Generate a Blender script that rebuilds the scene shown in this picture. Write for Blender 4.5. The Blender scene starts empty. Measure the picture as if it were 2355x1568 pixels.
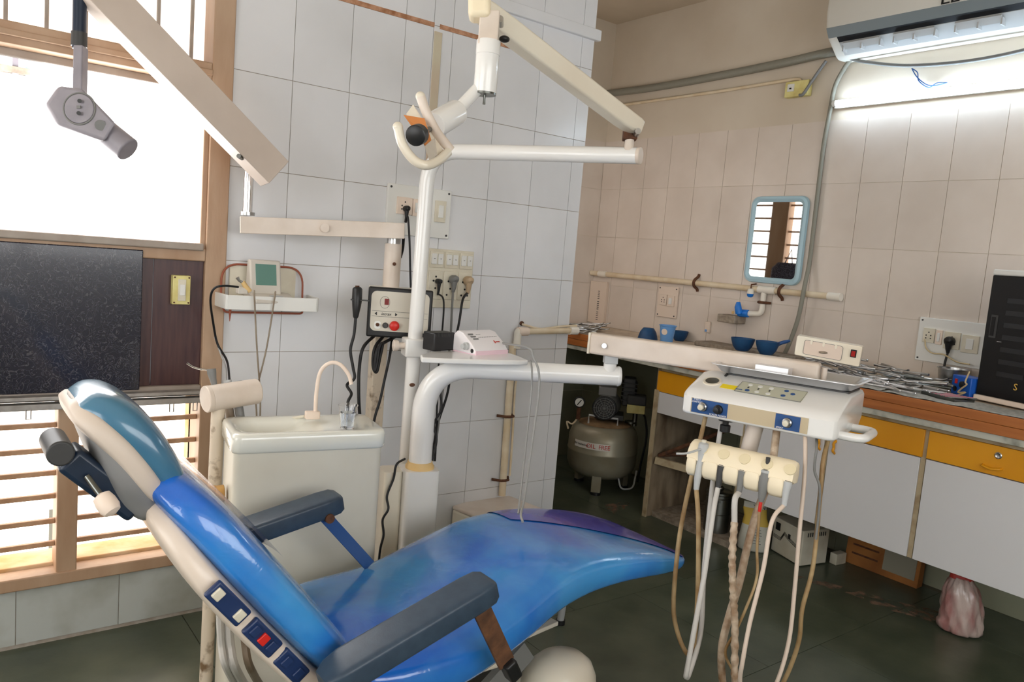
import bpy, math, random
from math import sin, cos, pi, radians
from mathutils import Vector as V, Matrix
random.seed(7)
SC = bpy.context.scene
COL = SC.collection

# ---------------------------------------------------------------- camera
FPX, PITCH, YAW, ROLL, EYE = 1773.1, radians(6.31), radians(52.587), radians(4.677), 1.27
_f = V((cos(PITCH)*cos(YAW), cos(PITCH)*sin(YAW), -sin(PITCH)))
_r0 = V((sin(YAW), -cos(YAW), 0)); _u0 = _r0.cross(_f)
CR = _r0*cos(ROLL) + _u0*sin(ROLL)
CU = _u0*cos(ROLL) - _r0*sin(ROLL)
CF = _f
EYEP = V((0, 0, EYE))
cam = bpy.data.cameras.new('camera'); camo = bpy.data.objects.new('camera', cam); COL.objects.link(camo)
cam.sensor_width = 36; cam.lens = 36*FPX/2355; cam.clip_start = .02
camo.matrix_world = Matrix((( CR.x, CU.x, -CF.x, 0), (CR.y, CU.y, -CF.y, 0), (CR.z, CU.z, -CF.z, EYE), (0, 0, 0, 1)))
SC.camera = camo

# ---------------------------------------------------------------- light and exposure
SC.view_settings.view_transform = 'Standard'; SC.view_settings.look = 'None'
SC.view_settings.gamma = 1; SC.view_settings.use_curve_mapping = False
SC.view_settings.exposure = 0.45
SC.cycles.max_bounces = 8; SC.cycles.diffuse_bounces = 5; SC.cycles.glossy_bounces = 4
SC.cycles.transmission_bounces = 8; SC.cycles.transparent_max_bounces = 12
SC.cycles.sample_clamp_indirect = 6; SC.cycles.caustics_reflective = False; SC.cycles.caustics_refractive = False
W = bpy.data.worlds.new('sky'); SC.world = W; W.use_nodes = True
W.node_tree.nodes['Background'].inputs[0].default_value = (.93, .96, 1, 1)
W.node_tree.nodes['Background'].inputs[1].default_value = 2.2
PANE = 5.2       # daylight in the frosted panes
TUBE = 20.0      # tube lamp

# ---------------------------------------------------------------- pixel helpers (a pixel gives a direction, the surface gives the distance)
def ray(x, y): return CF + CR*((x-1177.5)/FPX) + CU*((784-y)/FPX)
def P(x, y, d): return EYEP + ray(x, y)*d
def PX(x, y, X): r = ray(x, y); return EYEP + r*(X/r.x)
def PY(x, y, Y): r = ray(x, y); return EYEP + r*(Y/r.y)
def PZ(x, y, Z): r = ray(x, y); return EYEP + r*((Z-EYE)/r.z)

# ---------------------------------------------------------------- materials
def C(r, g, b):
    def f(c):
        c /= 255
        return c/12.92 if c <= .04045 else ((c+.055)/1.055)**2.4
    return (f(r), f(g), f(b), 1)
MATS = {}
def mat(name, col, rough=.5, metal=0, col2=None, nscale=8, nlo=.35, nhi=.7, bump=0, bscale=60, coat=0, trans=0, ior=1.45,
        emit=0, alpha=1, spec=.5, rand=0, stretch=None, detail=4, world=False):
    m = bpy.data.materials.new(name); m.use_nodes = True; MATS[name] = m
    nt = m.node_tree; b = nt.nodes['Principled BSDF']; L = nt.links
    b.inputs['Base Color'].default_value = col; b.inputs['Roughness'].default_value = rough
    b.inputs['Metallic'].default_value = metal; b.inputs['Specular IOR Level'].default_value = spec
    b.inputs['Coat Weight'].default_value = coat; b.inputs['Coat Roughness'].default_value = .08
    b.inputs['Transmission Weight'].default_value = trans; b.inputs['IOR'].default_value = ior; b.inputs['Alpha'].default_value = alpha
    tc = nt.nodes.new('ShaderNodeTexCoord'); src = tc.outputs['Object']
    if world or rand: src = nt.nodes.new('ShaderNodeNewGeometry').outputs['Position']
    if stretch:
        mp = nt.nodes.new('ShaderNodeMapping'); mp.inputs['Scale'].default_value = stretch; L.new(src, mp.inputs[0]); src = mp.outputs[0]
    out = None
    if col2:
        n = nt.nodes.new('ShaderNodeTexNoise'); n.inputs['Scale'].default_value = nscale; n.inputs['Detail'].default_value = detail; L.new(src, n.inputs['Vector'])
        r = nt.nodes.new('ShaderNodeMapRange'); r.inputs[1].default_value = nlo; r.inputs[2].default_value = nhi; L.new(n.outputs[0], r.inputs[0])
        x = nt.nodes.new('ShaderNodeMix'); x.data_type = 'RGBA'; x.inputs[6].default_value = col; x.inputs[7].default_value = col2
        L.new(r.outputs[0], x.inputs[0]); out = x.outputs[2]; L.new(out, b.inputs['Base Color'])
    if rand:
        oi = nt.nodes.new('ShaderNodeObjectInfo'); r = nt.nodes.new('ShaderNodeMapRange')
        r.inputs[3].default_value = 1-rand; r.inputs[4].default_value = 1+rand*.4; L.new(oi.outputs['Random'], r.inputs[0])
        h = nt.nodes.new('ShaderNodeHueSaturation'); L.new(r.outputs[0], h.inputs['Value'])
        if out: L.new(out, h.inputs['Color'])
        else: h.inputs['Color'].default_value = col
        out = h.outputs[0]; L.new(out, b.inputs['Base Color'])
    if bump:
        n = nt.nodes.new('ShaderNodeTexNoise'); n.inputs['Scale'].default_value = bscale; n.inputs['Detail'].default_value = 3; L.new(src, n.inputs['Vector'])
        bp = nt.nodes.new('ShaderNodeBump'); bp.inputs['Strength'].default_value = bump; bp.inputs['Distance'].default_value = .004
        L.new(n.outputs[0], bp.inputs['Height']); L.new(bp.outputs[0], b.inputs['Normal'])
    if emit:
        b.inputs['Emission Strength'].default_value = emit
        if out: L.new(out, b.inputs['Emission Color'])
        else: b.inputs['Emission Color'].default_value = col
    return m

mat('tile_white', C(227, 228, 231), .18, col2=C(216, 217, 219), nscale=3, rand=.04)
mat('tile_low', C(186, 190, 186), .3, col2=C(140, 138, 122), nscale=5, nlo=.45, nhi=.8, rand=.04)
mat('tile_cream', C(220, 209, 198), .22, col2=C(210, 198, 186), nscale=4, rand=.04)
mat('grout', C(172, 164, 154), .9, col2=C(146, 134, 120), nscale=30)
mat('paint_beige', C(210, 199, 182), .75, col2=C(200, 187, 168), nscale=2.5, bump=.15, bscale=40)
mat('paint_ceiling', C(205, 192, 172), .85, col2=C(190, 176, 156), nscale=2)
mat('paint_white', C(220, 215, 205), .8)
mat('rust_grout', C(196, 150, 120), .9, col2=C(150, 100, 66), nscale=40, bump=.6, bscale=120)
mat('strip_cream', C(200, 192, 168), .6, col2=C(196, 170, 148), nscale=4)
mat('kota', C(70, 78, 64), .30, col2=C(92, 98, 82), nscale=6, bump=.12, bscale=30, rand=.12, detail=8)
mat('kota_joint', C(112, 106, 90), .8)
mat('kota_wall', C(138, 140, 118), .6, col2=C(152, 150, 128), nscale=5, rand=.1)
mat('floor_stain', C(150, 122, 102), .8, col2=C(110, 92, 76), nscale=14)
def ragged(m, sc, lo, hi):
    nt = m.node_tree; b = nt.nodes['Principled BSDF']; g_ = nt.nodes.new('ShaderNodeNewGeometry'); n = nt.nodes.new('ShaderNodeTexNoise'); n.inputs['Scale'].default_value = sc; n.inputs['Detail'].default_value = 6
    nt.links.new(g_.outputs['Position'], n.inputs['Vector']); r = nt.nodes.new('ShaderNodeMapRange'); r.inputs[1].default_value = lo; r.inputs[2].default_value = hi; r.inputs[4].default_value = .85
    nt.links.new(n.outputs[0], r.inputs[0]); nt.links.new(r.outputs[0], b.inputs['Alpha'])
ragged(MATS['floor_stain'], 22, .45, .58)
mat('wood_frame', C(184, 156, 130), .5, col2=C(164, 130, 102), nscale=9, stretch=(1, 1, .25), bump=.2, bscale=70)
mat('wood_bar', C(196, 160, 130), .5, col2=C(166, 126, 94), nscale=20)
mat('wood_gray', C(168, 158, 148), .5, col2=C(150, 136, 124), nscale=12)
mat('sill_paint', C(216, 190, 156), .7, col2=C(196, 152, 96), nscale=11, bump=.4)
mat('aluminium', C(176, 172, 168), .4, .6, col2=C(150, 145, 140), nscale=30)
mat('board_brown', C(78, 50, 48), .35, col2=C(60, 34, 38), nscale=14, stretch=(6, 6, .5))
mat('switch_cream', C(226, 218, 150), .5, col2=C(206, 190, 120), nscale=18)
mat('plate_ivory', C(222, 216, 198), .45, col2=C(208, 200, 180), nscale=14)
mat('plate_white', C(226, 226, 222), .4)
mat('plate_beige', C(222, 206, 190), .5)
mat('plate_pink', C(232, 214, 198), .5)
mat('recess_pink', C(214, 196, 180), .5)
mat('enamel_white', C(232, 231, 228), .22, coat=.3)
mat('enamel_cream', C(228, 222, 206), .28, coat=.2, col2=C(216, 204, 184), nscale=3)
mat('enamel_pink', C(222, 210, 198), .38, col2=C(208, 193, 178), nscale=9, bump=.05)
mat('enamel_stained', C(214, 200, 180), .55, col2=C(120, 96, 70), nscale=24, nlo=.56, nhi=.72)
mat('cabinet_cream', C(214, 210, 196), .5, col2=C(200, 194, 178), nscale=3)
mat('ceramic', C(226, 226, 216), .12, coat=.6)
mat('holder_ivory', C(242, 228, 198), .4)
mat('holder_pad', C(226, 212, 176), .45)
mat('collar_yellow', C(224, 190, 130), .5)
mat('knob_yellow', C(190, 148, 84), .5, col2=C(164, 120, 60), nscale=20)
mat('arm_vinyl', C(56, 72, 88), .38, col2=C(48, 62, 78), nscale=40, bump=.04, bscale=300)
mat('seat_back_cream', C(220, 205, 190), .35, coat=.2)
mat('headrest_shell', C(206, 192, 178), .45)
mat('headrest_gray', C(128, 128, 128), .5)
mat('dark_navy', C(22, 38, 58), .35)
mat('black_plastic', C(26, 26, 27), .4)
mat('black_cord', C(22, 22, 24), .5)
mat('dark_gray', C(58, 58, 58), .45)
mat('gray_plastic', C(120, 120, 118), .45)
mat('gray_cord', C(150, 150, 148), .5)
mat('light_gray', C(184, 186, 186), .4)
mat('tan_plastic', C(184, 160, 130), .5)
mat('steel', C(196, 196, 196), .28, 1, col2=C(160, 160, 158), nscale=30)
mat('steel_bright', C(232, 232, 234), .36, .85)
mat('steel_dark', C(120, 122, 118), .3, 1)
mat('chrome', C(220, 220, 222), .1, 1)
mat('rust', C(104, 66, 42), .8, col2=C(70, 44, 30), nscale=40, bump=.5, bscale=150)
mat('strap_brown', C(112, 76, 52), .6, col2=C(74, 50, 36), nscale=30, bump=.5, bscale=90)
mat('pvc', C(226, 212, 186), .4, col2=C(208, 186, 150), nscale=10)
mat('pvc_white', C(232, 226, 214), .35)
mat('tap_blue', C(24, 116, 206), .4)
mat('mirror_blue', C(176, 208, 222), .4)
mat('bowl_blue', C(24, 78, 124), .5, col2=C(16, 58, 100), nscale=12)
mat('cup_blue', C(104, 156, 214), .4)
mat('laminate_orange', C(226, 158, 24), .35, col2=C(214, 144, 16), nscale=3)
mat('laminate_white', C(214, 214, 216), .3)
mat('frame_dirty', C(176, 160, 130), .6, col2=C(120, 92, 60), nscale=14, nlo=.5, nhi=.8)
mat('edge_brown', C(184, 112, 56), .45, col2=C(156, 90, 40), nscale=10, stretch=(1, .2, 4))
mat('marble_dirty', C(192, 192, 180), .5, col2=C(110, 112, 100), nscale=16, nlo=.5, nhi=.8)
mat('counter_stone', C(206, 190, 168), .45, col2=C(168, 150, 128), nscale=12)
mat('stone_gray', C(160, 148, 132), .7, col2=C(120, 108, 96), nscale=40)
mat('newspaper', C(196, 194, 186), .8, col2=C(150, 150, 146), nscale=60, detail=6)
mat('slab_wood', C(150, 134, 112), .7, col2=C(96, 80, 62), nscale=7, stretch=(2, 2, .6))
mat('carton', C(170, 112, 58), .8, col2=C(140, 88, 44), nscale=8)
mat('carton_label', C(150, 146, 130), .8)
mat('conduit_gray', C(138, 136, 124), .6, bump=.5, bscale=160)
mat('hose_taupe', C(150, 138, 122), .55, col2=C(120, 104, 86), nscale=10)
mat('hose_dirty', C(176, 152, 112), .55, col2=C(130, 96, 54), nscale=18)
mat('hose_gray', C(196, 192, 186), .4)
mat('hose_pink', C(214, 196, 180), .45)
mat('hose_taped', C(196, 178, 156), .45, col2=C(140, 108, 78), nscale=30, bump=.8, bscale=80)
mat('blue_label', C(34, 76, 132), .35)
mat('beige_label', C(192, 176, 146), .4)
mat('keypad', C(188, 188, 168), .4)
mat('yellow_sticker', C(238, 212, 30), .5)
mat('panel_gray', C(206, 200, 186), .4)
mat('display_red', C(120, 18, 18), .2)
mat('red', C(208, 40, 32), .35)
mat('red_dark', C(150, 24, 20), .3)
mat('wire_red', C(150, 82, 60), .5)
mat('screen_green', C(100, 138, 128), .2)
mat('device_gray', C(206, 200, 190), .45)
mat('scaler_white', C(238, 234, 236), .3)
mat('scaler_pink', C(230, 200, 210), .4)
mat('ac_white', C(222, 220, 212), .4)
mat('ac_gray', C(128, 138, 142), .4)
mat('ac_dark', C(22, 26, 32), .5)
mat('text_black', C(20, 20, 20), .5)
mat('text_white', C(236, 236, 236), .5)
mat('text_red', C(190, 60, 50), .5)
mat('text_gold', C(210, 170, 80), .4)
mat('tank', C(156, 152, 134), .35, .2, col2=C(138, 130, 108), nscale=6)
mat('tank_rust', C(158, 130, 98), .6, .1, col2=C(96, 74, 52), nscale=12)
mat('bag_white', C(206, 206, 196), .6, col2=C(178, 178, 166), nscale=8)
mat('bag_yellow', C(196, 166, 70), .6)
mat('stabilizer', C(210, 206, 190), .5, col2=C(188, 180, 160), nscale=9)
mat('box_black', C(16, 15, 16), .25)
mat('box_window', C(40, 40, 42), .1)
mat('box_blue', C(28, 92, 190), .4)
mat('pink_card', C(232, 140, 160), .6)
mat('cord_cream', C(200, 180, 140), .6)
mat('plastic_bag', C(206, 186, 178), .28, col2=C(172, 120, 116), nscale=9, nlo=.42, nhi=.62, bump=.9, bscale=24, trans=.15, coat=.3, stretch=(1.6, 1.6, .6))
mat('bag_red', C(176, 52, 44), .5)
mat('lamp_orange', C(196, 124, 66), .5)
mat('dark_cloth', C(40, 42, 60), .8, col2=C(130, 130, 150), nscale=220, nlo=.5, nhi=.62)
mat('label_white', C(226, 222, 214), .5)
mat('exterior', C(214, 206, 198), .9)
mat('film', C(176, 178, 184), .12, alpha=.75)
mat('button_blue', C(30, 50, 92), .35)
mat('mirror_glass', C(214, 216, 214), .02, 1)
mat('clear_glass', (1, 1, 1, 1), .02, trans=1, ior=1.45)
mat('water', (.96, .98, 1, 1), .0, trans=1, ior=1.33)
mat('pane_light', (1, 1, 1, 1), .4, emit=PANE)
mat('pane_dim', (1.0, .94, .89, 1), .4, emit=.62, col2=(.86, .80, .76, 1), nscale=3)
mat('pane_low', (1, .97, .92, 1), .4, emit=2.6, col2=(1, .93, .82, 1), nscale=4)
mat('tube_glow', (.68, .84, 1, 1), .4, emit=TUBE)

def glass_specks(m):                        # small dirt specks on the frosted glass
    nt = m.node_tree; b = nt.nodes['Principled BSDF']; L = nt.links
    tc = nt.nodes.new('ShaderNodeTexCoord'); n = nt.nodes.new('ShaderNodeTexVoronoi'); n.inputs['Scale'].default_value = 26
    n2 = nt.nodes.new('ShaderNodeTexNoise'); n2.inputs['Scale'].default_value = 14
    L.new(tc.outputs['Object'], n.inputs['Vector']); L.new(tc.outputs['Object'], n2.inputs['Vector'])
    r = nt.nodes.new('ShaderNodeMapRange'); r.inputs[1].default_value = .62; r.inputs[2].default_value = .7; r.inputs[3].default_value = 0; r.inputs[4].default_value = .16
    L.new(n2.outputs[0], r.inputs[0])
    c = nt.nodes.new('ShaderNodeMath'); c.operation = 'GREATER_THAN'; L.new(n.outputs['Distance'], c.inputs[0]); L.new(r.outputs[0], c.inputs[1])
    x = nt.nodes.new('ShaderNodeMath'); x.operation = 'MULTIPLY_ADD'; s = b.inputs['Emission Strength'].default_value
    x.inputs[1].default_value = s*.9; x.inputs[2].default_value = s*.1; L.new(c.outputs[0], x.inputs[0]); L.new(x.outputs[0], b.inputs['Emission Strength'])
glass_specks(MATS['pane_light'])

def laminate_black():                       # black laminate with fine worm-like squiggles
    m = mat('laminate_black', C(24, 24, 28), .22, coat=.3); nt = m.node_tree; b = nt.nodes['Principled BSDF']; L = nt.links
    tc = nt.nodes.new('ShaderNodeTexCoord'); n = nt.nodes.new('ShaderNodeTexNoise'); n.inputs['Scale'].default_value = 36; n.inputs['Detail'].default_value = 1; n.inputs['Distortion'].default_value = 2.6
    L.new(tc.outputs['Object'], n.inputs['Vector'])
    a = nt.nodes.new('ShaderNodeMath'); a.operation = 'SUBTRACT'; a.inputs[1].default_value = .5; L.new(n.outputs[0], a.inputs[0])
    a2 = nt.nodes.new('ShaderNodeMath'); a2.operation = 'ABSOLUTE'; L.new(a.outputs[0], a2.inputs[0])
    r = nt.nodes.new('ShaderNodeMapRange'); r.inputs[1].default_value = .010; r.inputs[2].default_value = .032; r.inputs[3].default_value = 1; r.inputs[4].default_value = 0; L.new(a2.outputs[0], r.inputs[0])
    x = nt.nodes.new('ShaderNodeMix'); x.data_type = 'RGBA'; x.inputs[6].default_value = C(24, 24, 40); x.inputs[7].default_value = C(70, 70, 76)
    L.new(r.outputs[0], x.inputs[0]); L.new(x.outputs[2], b.inputs['Base Color'])
laminate_black()

def vinyl_blue():                           # blue vinyl under a tight clear cover, violet towards the foot
    m = mat('vinyl_blue', C(30, 110, 200), .22, coat=.7); nt = m.node_tree; b = nt.nodes['Principled BSDF']; L = nt.links
    tc = nt.nodes.new('ShaderNodeTexCoord'); n = nt.nodes.new('ShaderNodeTexNoise'); n.inputs['Scale'].default_value = 3.2; n.inputs['Detail'].default_value = 4; n.inputs['Distortion'].default_value = .3
    L.new(tc.outputs['Object'], n.inputs['Vector'])
    x = nt.nodes.new('ShaderNodeMix'); x.data_type = 'RGBA'; x.inputs[6].default_value = C(26, 100, 198); x.inputs[7].default_value = C(62, 146, 212)
    r = nt.nodes.new('ShaderNodeMapRange'); r.inputs[1].default_value = .38; r.inputs[2].default_value = .62; L.new(n.outputs[0], r.inputs[0]); L.new(r.outputs[0], x.inputs[0])
    L.new(x.outputs[2], b.inputs['Base Color'])
    n2 = nt.nodes.new('ShaderNodeTexNoise'); n2.inputs['Scale'].default_value = 14; n2.inputs['Detail'].default_value = 3; n2.inputs['Distortion'].default_value = 1.5; L.new(tc.outputs['Object'], n2.inputs['Vector'])
    bp = nt.nodes.new('ShaderNodeBump'); bp.inputs['Strength'].default_value = .12; bp.inputs['Distance'].default_value = .01; L.new(n2.outputs[0], bp.inputs['Height']); L.new(bp.outputs[0], b.inputs['Normal']); L.new(bp.outputs[0], b.inputs['Coat Normal'])
vinyl_blue()
mat('vinyl_violet', C(72, 64, 160), .25, coat=.6, col2=C(80, 86, 186), nscale=5)
mat('head_backlit_mauve', C(150, 145, 152), .4, col2=C(136, 132, 140), nscale=20)  # X-ray head enamel darkened in colour to paint in its backlit shade
mat('boom_backlit_gray', C(204, 190, 178), .42, col2=C(190, 176, 164), nscale=5)  # arm enamel greyed, backlit shade of the boom put into the colour
mat('vinyl_teal', C(72, 122, 148), .22, coat=.5, col2=C(58, 106, 138), nscale=6)

# ---------------------------------------------------------------- mesh helpers
X_, Y_, Z_ = V((1, 0, 0)), V((0, 1, 0)), V((0, 0, 1))
def frame(d):
    d = d.normalized(); a = Z_ if abs(d.z) < .9 else X_
    u = a.cross(d).normalized(); return u, d.cross(u)
def spl(pts, n=6):                          # Catmull-Rom through points
    pts = [V(p) for p in pts]; q = [pts[0]*2-pts[1]] + pts + [pts[-1]*2-pts[-2]]; o = []
    for i in range(1, len(q)-2):
        a, b, c, d = q[i-1:i+3]
        for k in range(n):
            t = k/n
            o.append(.5*((2*b) + (c-a)*t + (2*a-5*b+4*c-d)*t*t + (3*b-a-3*c+d)*t**3))
    return o + [pts[-1]]
def fillet(pts, r, n=6):                    # polyline with rounded corners
    pts = [V(p) for p in pts]; o = [pts[0]]
    for a, b, c in zip(pts, pts[1:], pts[2:]):
        d1, d2 = (a-b), (c-b); k = min(r, d1.length*.49, d2.length*.49)
        s, e = b+d1.normalized()*k, b+d2.normalized()*k
        for i in range(n+1):
            t = i/n; o.append(s*(1-t)**2 + b*2*t*(1-t) + e*t*t)
    return o + [pts[-1]]
class MB:
    def __init__(s): s.v, s.f = [], []
    def add(s, vs, fs):
        k = len(s.v); s.v += [V(v) for v in vs]; s.f += [[i+k for i in f] for f in fs]; return s
    def hexa(s, p): return s.add(p, [(0, 3, 2, 1), (4, 5, 6, 7), (0, 1, 5, 4), (1, 2, 6, 5), (2, 3, 7, 6), (3, 0, 4, 7)])
    def box(s, x0, x1, y0, y1, z0, z1): return s.hexa([(x0, y0, z0), (x1, y0, z0), (x1, y1, z0), (x0, y1, z0), (x0, y0, z1), (x1, y0, z1), (x1, y1, z1), (x0, y1, z1)])
    def obox(s, o, u, v, w):                # corner + three edge vectors (right handed)
        o, u, v, w = map(V, (o, u, v, w)); return s.hexa([o, o+u, o+u+v, o+v, o+w, o+u+w, o+u+v+w, o+v+w])
    def cbox(s, c, u, v, w): c, u, v, w = map(V, (c, u, v, w)); return s.obox(c-u/2-v/2-w/2, u, v, w)
    def beam(s, a, b, up, wd, ht):          # box beam from a to b
        a, b = V(a), V(b); d = (b-a); side = d.cross(V(up)).normalized(); u2 = side.cross(d).normalized()
        return s.obox(a-side*wd/2-u2*ht/2, d, u2*ht, -side*-wd) if False else s.hexa([a-side*wd/2-u2*ht/2, a+side*wd/2-u2*ht/2, a+side*wd/2+u2*ht/2, a-side*wd/2+u2*ht/2, b-side*wd/2-u2*ht/2, b+side*wd/2-u2*ht/2, b+side*wd/2+u2*ht/2, b-side*wd/2+u2*ht/2])
    def loft(s, rings, cap0=True, cap1=True, closed=True):
        n = len(rings[0]); k = len(s.v)
        for r in rings: s.v += [V(p) for p in r]
        for i in range(len(rings)-1):
            for j in range(n if closed else n-1):
                a, b = k+i*n+j, k+i*n+(j+1) % n; s.f.append([a, b, b+n, a+n])
        if cap0: s.f.append([k+j for j in range(n)][::-1])
        if cap1: s.f.append([k+(len(rings)-1)*n+j for j in range(n)])
        return s
    def tube(s, pts, r, n=10, cap=True):
        pts = [V(p) for p in pts]; m = len(pts); rr = r if isinstance(r, (list, tuple)) else [r]*m
        d0 = (pts[1]-pts[0]).normalized(); u, w = frame(d0); rings = []
        for i, p in enumerate(pts):
            d = (pts[min(i+1, m-1)]-pts[max(i-1, 0)]).normalized()
            u = (u-d*u.dot(d)).normalized(); w = d.cross(u)
            rings.append([p+(u*cos(2*pi*j/n)+w*sin(2*pi*j/n))*rr[i] for j in range(n)])
        return s.loft(rings, cap, cap)
    def cyl(s, a, b, r, r2=None, n=20): return s.tube([a, b], [r, r if r2 is None else r2], n)
    def lathe(s, prof, o, ax=Z_, n=24, u=None, cap0=True, cap1=True):
        o, ax = V(o), V(ax).normalized(); a, b = frame(ax)
        return s.loft([[o+ax*z+(a*cos(2*pi*j/n)+b*sin(2*pi*j/n))*r for j in range(n)] for r, z in prof], cap0, cap1)
    def prism(s, poly, o, u, v, w):         # 2D polygon (u,v) extruded along w
        o, u, v, w = map(V, (o, u, v, w)); r = [o+u*a+v*b for a, b in poly]
        return s.loft([r, [p+w for p in r]])
    def sphere(s, c, r, nu=16, nv=10, ax=None):
        c = V(c); rx, ry, rz = r if isinstance(r, (tuple, list)) else (r, r, r)
        return s.loft([[c+V((rx*sin(pi*i/nv)*cos(2*pi*j/nu), ry*sin(pi*i/nv)*sin(2*pi*j/nu), -rz*cos(pi*i/nv))) for j in range(nu)] for i in [.08]+list(range(1, nv))+[nv-.08]])
def sring(o, u, v, a, b, p=.5, n=28):
    o = V(o); g = lambda t: math.copysign(abs(t)**p, t)
    return [o+u*(a*g(cos(2*pi*j/n)))+v*(b*g(sin(2*pi*j/n))) for j in range(n)]
def rrect(w, h, r, n=4):                    # rounded rectangle polygon centred at 0
    o = []
    for cx, cy, a0 in ((w/2-r, h/2-r, 0), (-w/2+r, h/2-r, 90), (-w/2+r, -h/2+r, 180), (w/2-r, -h/2+r, 270)):
        for i in range(n+1): a = radians(a0+90*i/n); o.append((cx+r*cos(a), cy+r*sin(a)))
    return o
LOC = {}
def mesh(name, mb, smooth=40):
    m = bpy.data.meshes.new(name); m.from_pydata([v[:] for v in mb.v], [], mb.f); m.validate(); m.update()
    import bmesh
    b = bmesh.new(); b.from_mesh(m); bmesh.ops.recalc_face_normals(b, faces=b.faces[:]); b.to_mesh(m); b.free()
    if smooth:
        m.polygons.foreach_set('use_smooth', [True]*len(m.polygons)); m.set_sharp_from_angle(angle=radians(smooth))
    return m
def ob(name, mb, material, parent=None, bevel=0, smooth=40, sub=0, base=False):
    c = V((0, 0, 0)); lo = V([min(v[i] for v in mb.v) for i in range(3)]); hi = V([max(v[i] for v in mb.v) for i in range(3)])
    c = (lo+hi)/2
    if base: c.z = lo.z
    q = MB(); q.f = mb.f; q.v = [v-c for v in mb.v]
    m = mesh(name, q, smooth); m.materials.append(MATS[material] if isinstance(material, str) else material)
    o = bpy.data.objects.new(name, m); COL.objects.link(o); LOC[o.name] = c
    if parent: o.parent = parent; o.location = c-LOC[parent.name]
    else: o.location = c
    if bevel:
        bm = o.modifiers.new('bevel', 'BEVEL'); bm.width = bevel; bm.segments = 3; bm.limit_method = 'ANGLE'; bm.angle_limit = radians(40); bm.harden_normals = False
    if sub: sm = o.modifiers.new('sub', 'SUBSURF'); sm.levels = sub; sm.render_levels = sub
    return o
def tag(o, label, cat, group=None):
    o['label'] = label; o['category'] = cat
    if group: o['group'] = group
    return o
def thing(name, label, cat, loc, group=None):
    o = bpy.data.objects.new(name, None); COL.objects.link(o); o.location = V(loc); o.empty_display_size = .05
    LOC[o.name] = V(loc); return tag(o, label, cat, group)
def struct(name, mb, material, **k):
    o = ob(name, mb, material, **k); o['kind'] = 'structure'; return o
def sroot(name, loc):
    o = bpy.data.objects.new(name, None); COL.objects.link(o); o.location = V(loc); LOC[o.name] = V(loc); o['kind'] = 'structure'; return o
def inst(name, m, loc, parent=None, rot=None):
    o = bpy.data.objects.new(name, m); COL.objects.link(o); LOC[o.name] = V(loc)
    if parent: o.parent = parent; o.location = V(loc)-LOC[parent.name]
    else: o.location = V(loc)
    if rot is not None: o.rotation_euler = rot
    return o
def text(s, o, right, up, size, material, parent, name='lettering', align='CENTER', depth=.0006, shear=0, wide=1):
    right, up = V(right).normalized(), V(up); up = (up-right*up.dot(right)).normalized()
    c = bpy.data.curves.new(name, 'FONT'); c.body = s; c.size = size; c.align_x = align; c.align_y = 'CENTER'; c.extrude = depth; c.shear = shear; c.resolution_u = 2
    t = bpy.data.objects.new(name, c); COL.objects.link(t)
    dg = bpy.context.evaluated_depsgraph_get(); m = bpy.data.meshes.new_from_object(t.evaluated_get(dg))
    bpy.data.objects.remove(t); bpy.data.curves.remove(c)
    n = right.cross(up); o = V(o)
    for v in m.vertices: v.co = right*v.co.x*wide + up*v.co.y + n*v.co.z
    m.materials.clear(); m.materials.append(MATS[material])
    return inst(name, m, o, parent)

# ---------------------------------------------------------------- the room
YA, XB, XP, YC, ZT = 2.55, 3.45, 2.26, 3.70, 2.76        # window wall, back wall, pier corner, recess end, ceiling
XL, YR = -1.9, -1.6
XJ = .765                                                # right edge of the window frame
floor = struct('floor', MB().box(XL, XB+.1, YR, YC+.1, -.06, -.004), 'kota_joint')
_cache = {}
def piece(name, parent, lo, hi, material, loc_eps=0, bev=0):
    s = V(hi)-V(lo); key = (name, material, tuple(round(x, 4) for x in s))
    if key not in _cache:
        h = s/2; m = mesh(name, MB().box(-h.x, h.x, -h.y, h.y, -h.z, h.z), 0); m.materials.append(MATS[material]); _cache[key] = m
    return inst(name, _cache[key], (V(lo)+V(hi))/2, parent)
G = .0012
xs = [-1.9+.61*i for i in range(10)]; ys = [-1.6+.61*i for i in range(10)]
for i in range(9):
    for j in range(9):
        off = .3 if j % 2 else 0
        x0, x1 = max(XL, xs[i]-off+.13), min(XB, xs[i]+.61-off+.13); y0, y1 = ys[j]-.1, ys[j]+.51
        y0, y1 = max(YR, y0), min(y1, YC)
        if y0 >= YA and x1 <= XP: continue
        if y1 > YA and x0 < XP and y0 < YA-.01: pass
        if x1-x0 > .02 and y1-y0 > .02: piece('floor_slab', floor, (x0+G, y0+G, -.02), (x1-G, y1-G, 0), 'kota')
# brown wear patches on the stone floor
def blob(name, c, rx, ry, ang, seed, material, parent, z=.0004, n=26):
    rr = random.Random(seed); v = []
    for i in range(n):
        t = 2*pi*i/n; k = 1+.28*sin(3*t+seed)+.22*rr.uniform(-1, 1); a, b = rx*k*cos(t), ry*k*sin(t)
        v.append((c[0]+a*cos(ang)-b*sin(ang), c[1]+a*sin(ang)+b*cos(ang), z))
    return ob(name, MB().add(v+[(c[0], c[1], z)], [(i, (i+1) % n, n) for i in range(n)]), material, parent, smooth=0)
c = PZ(1420, 1165, 0); blob('worn_patch', c, .10, .05, .5, 3, 'floor_stain', floor)
c = PZ(2035, 1385, 0); blob('worn_patch', c, .30, .055, -1.25, 5, 'floor_stain', floor)

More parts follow.
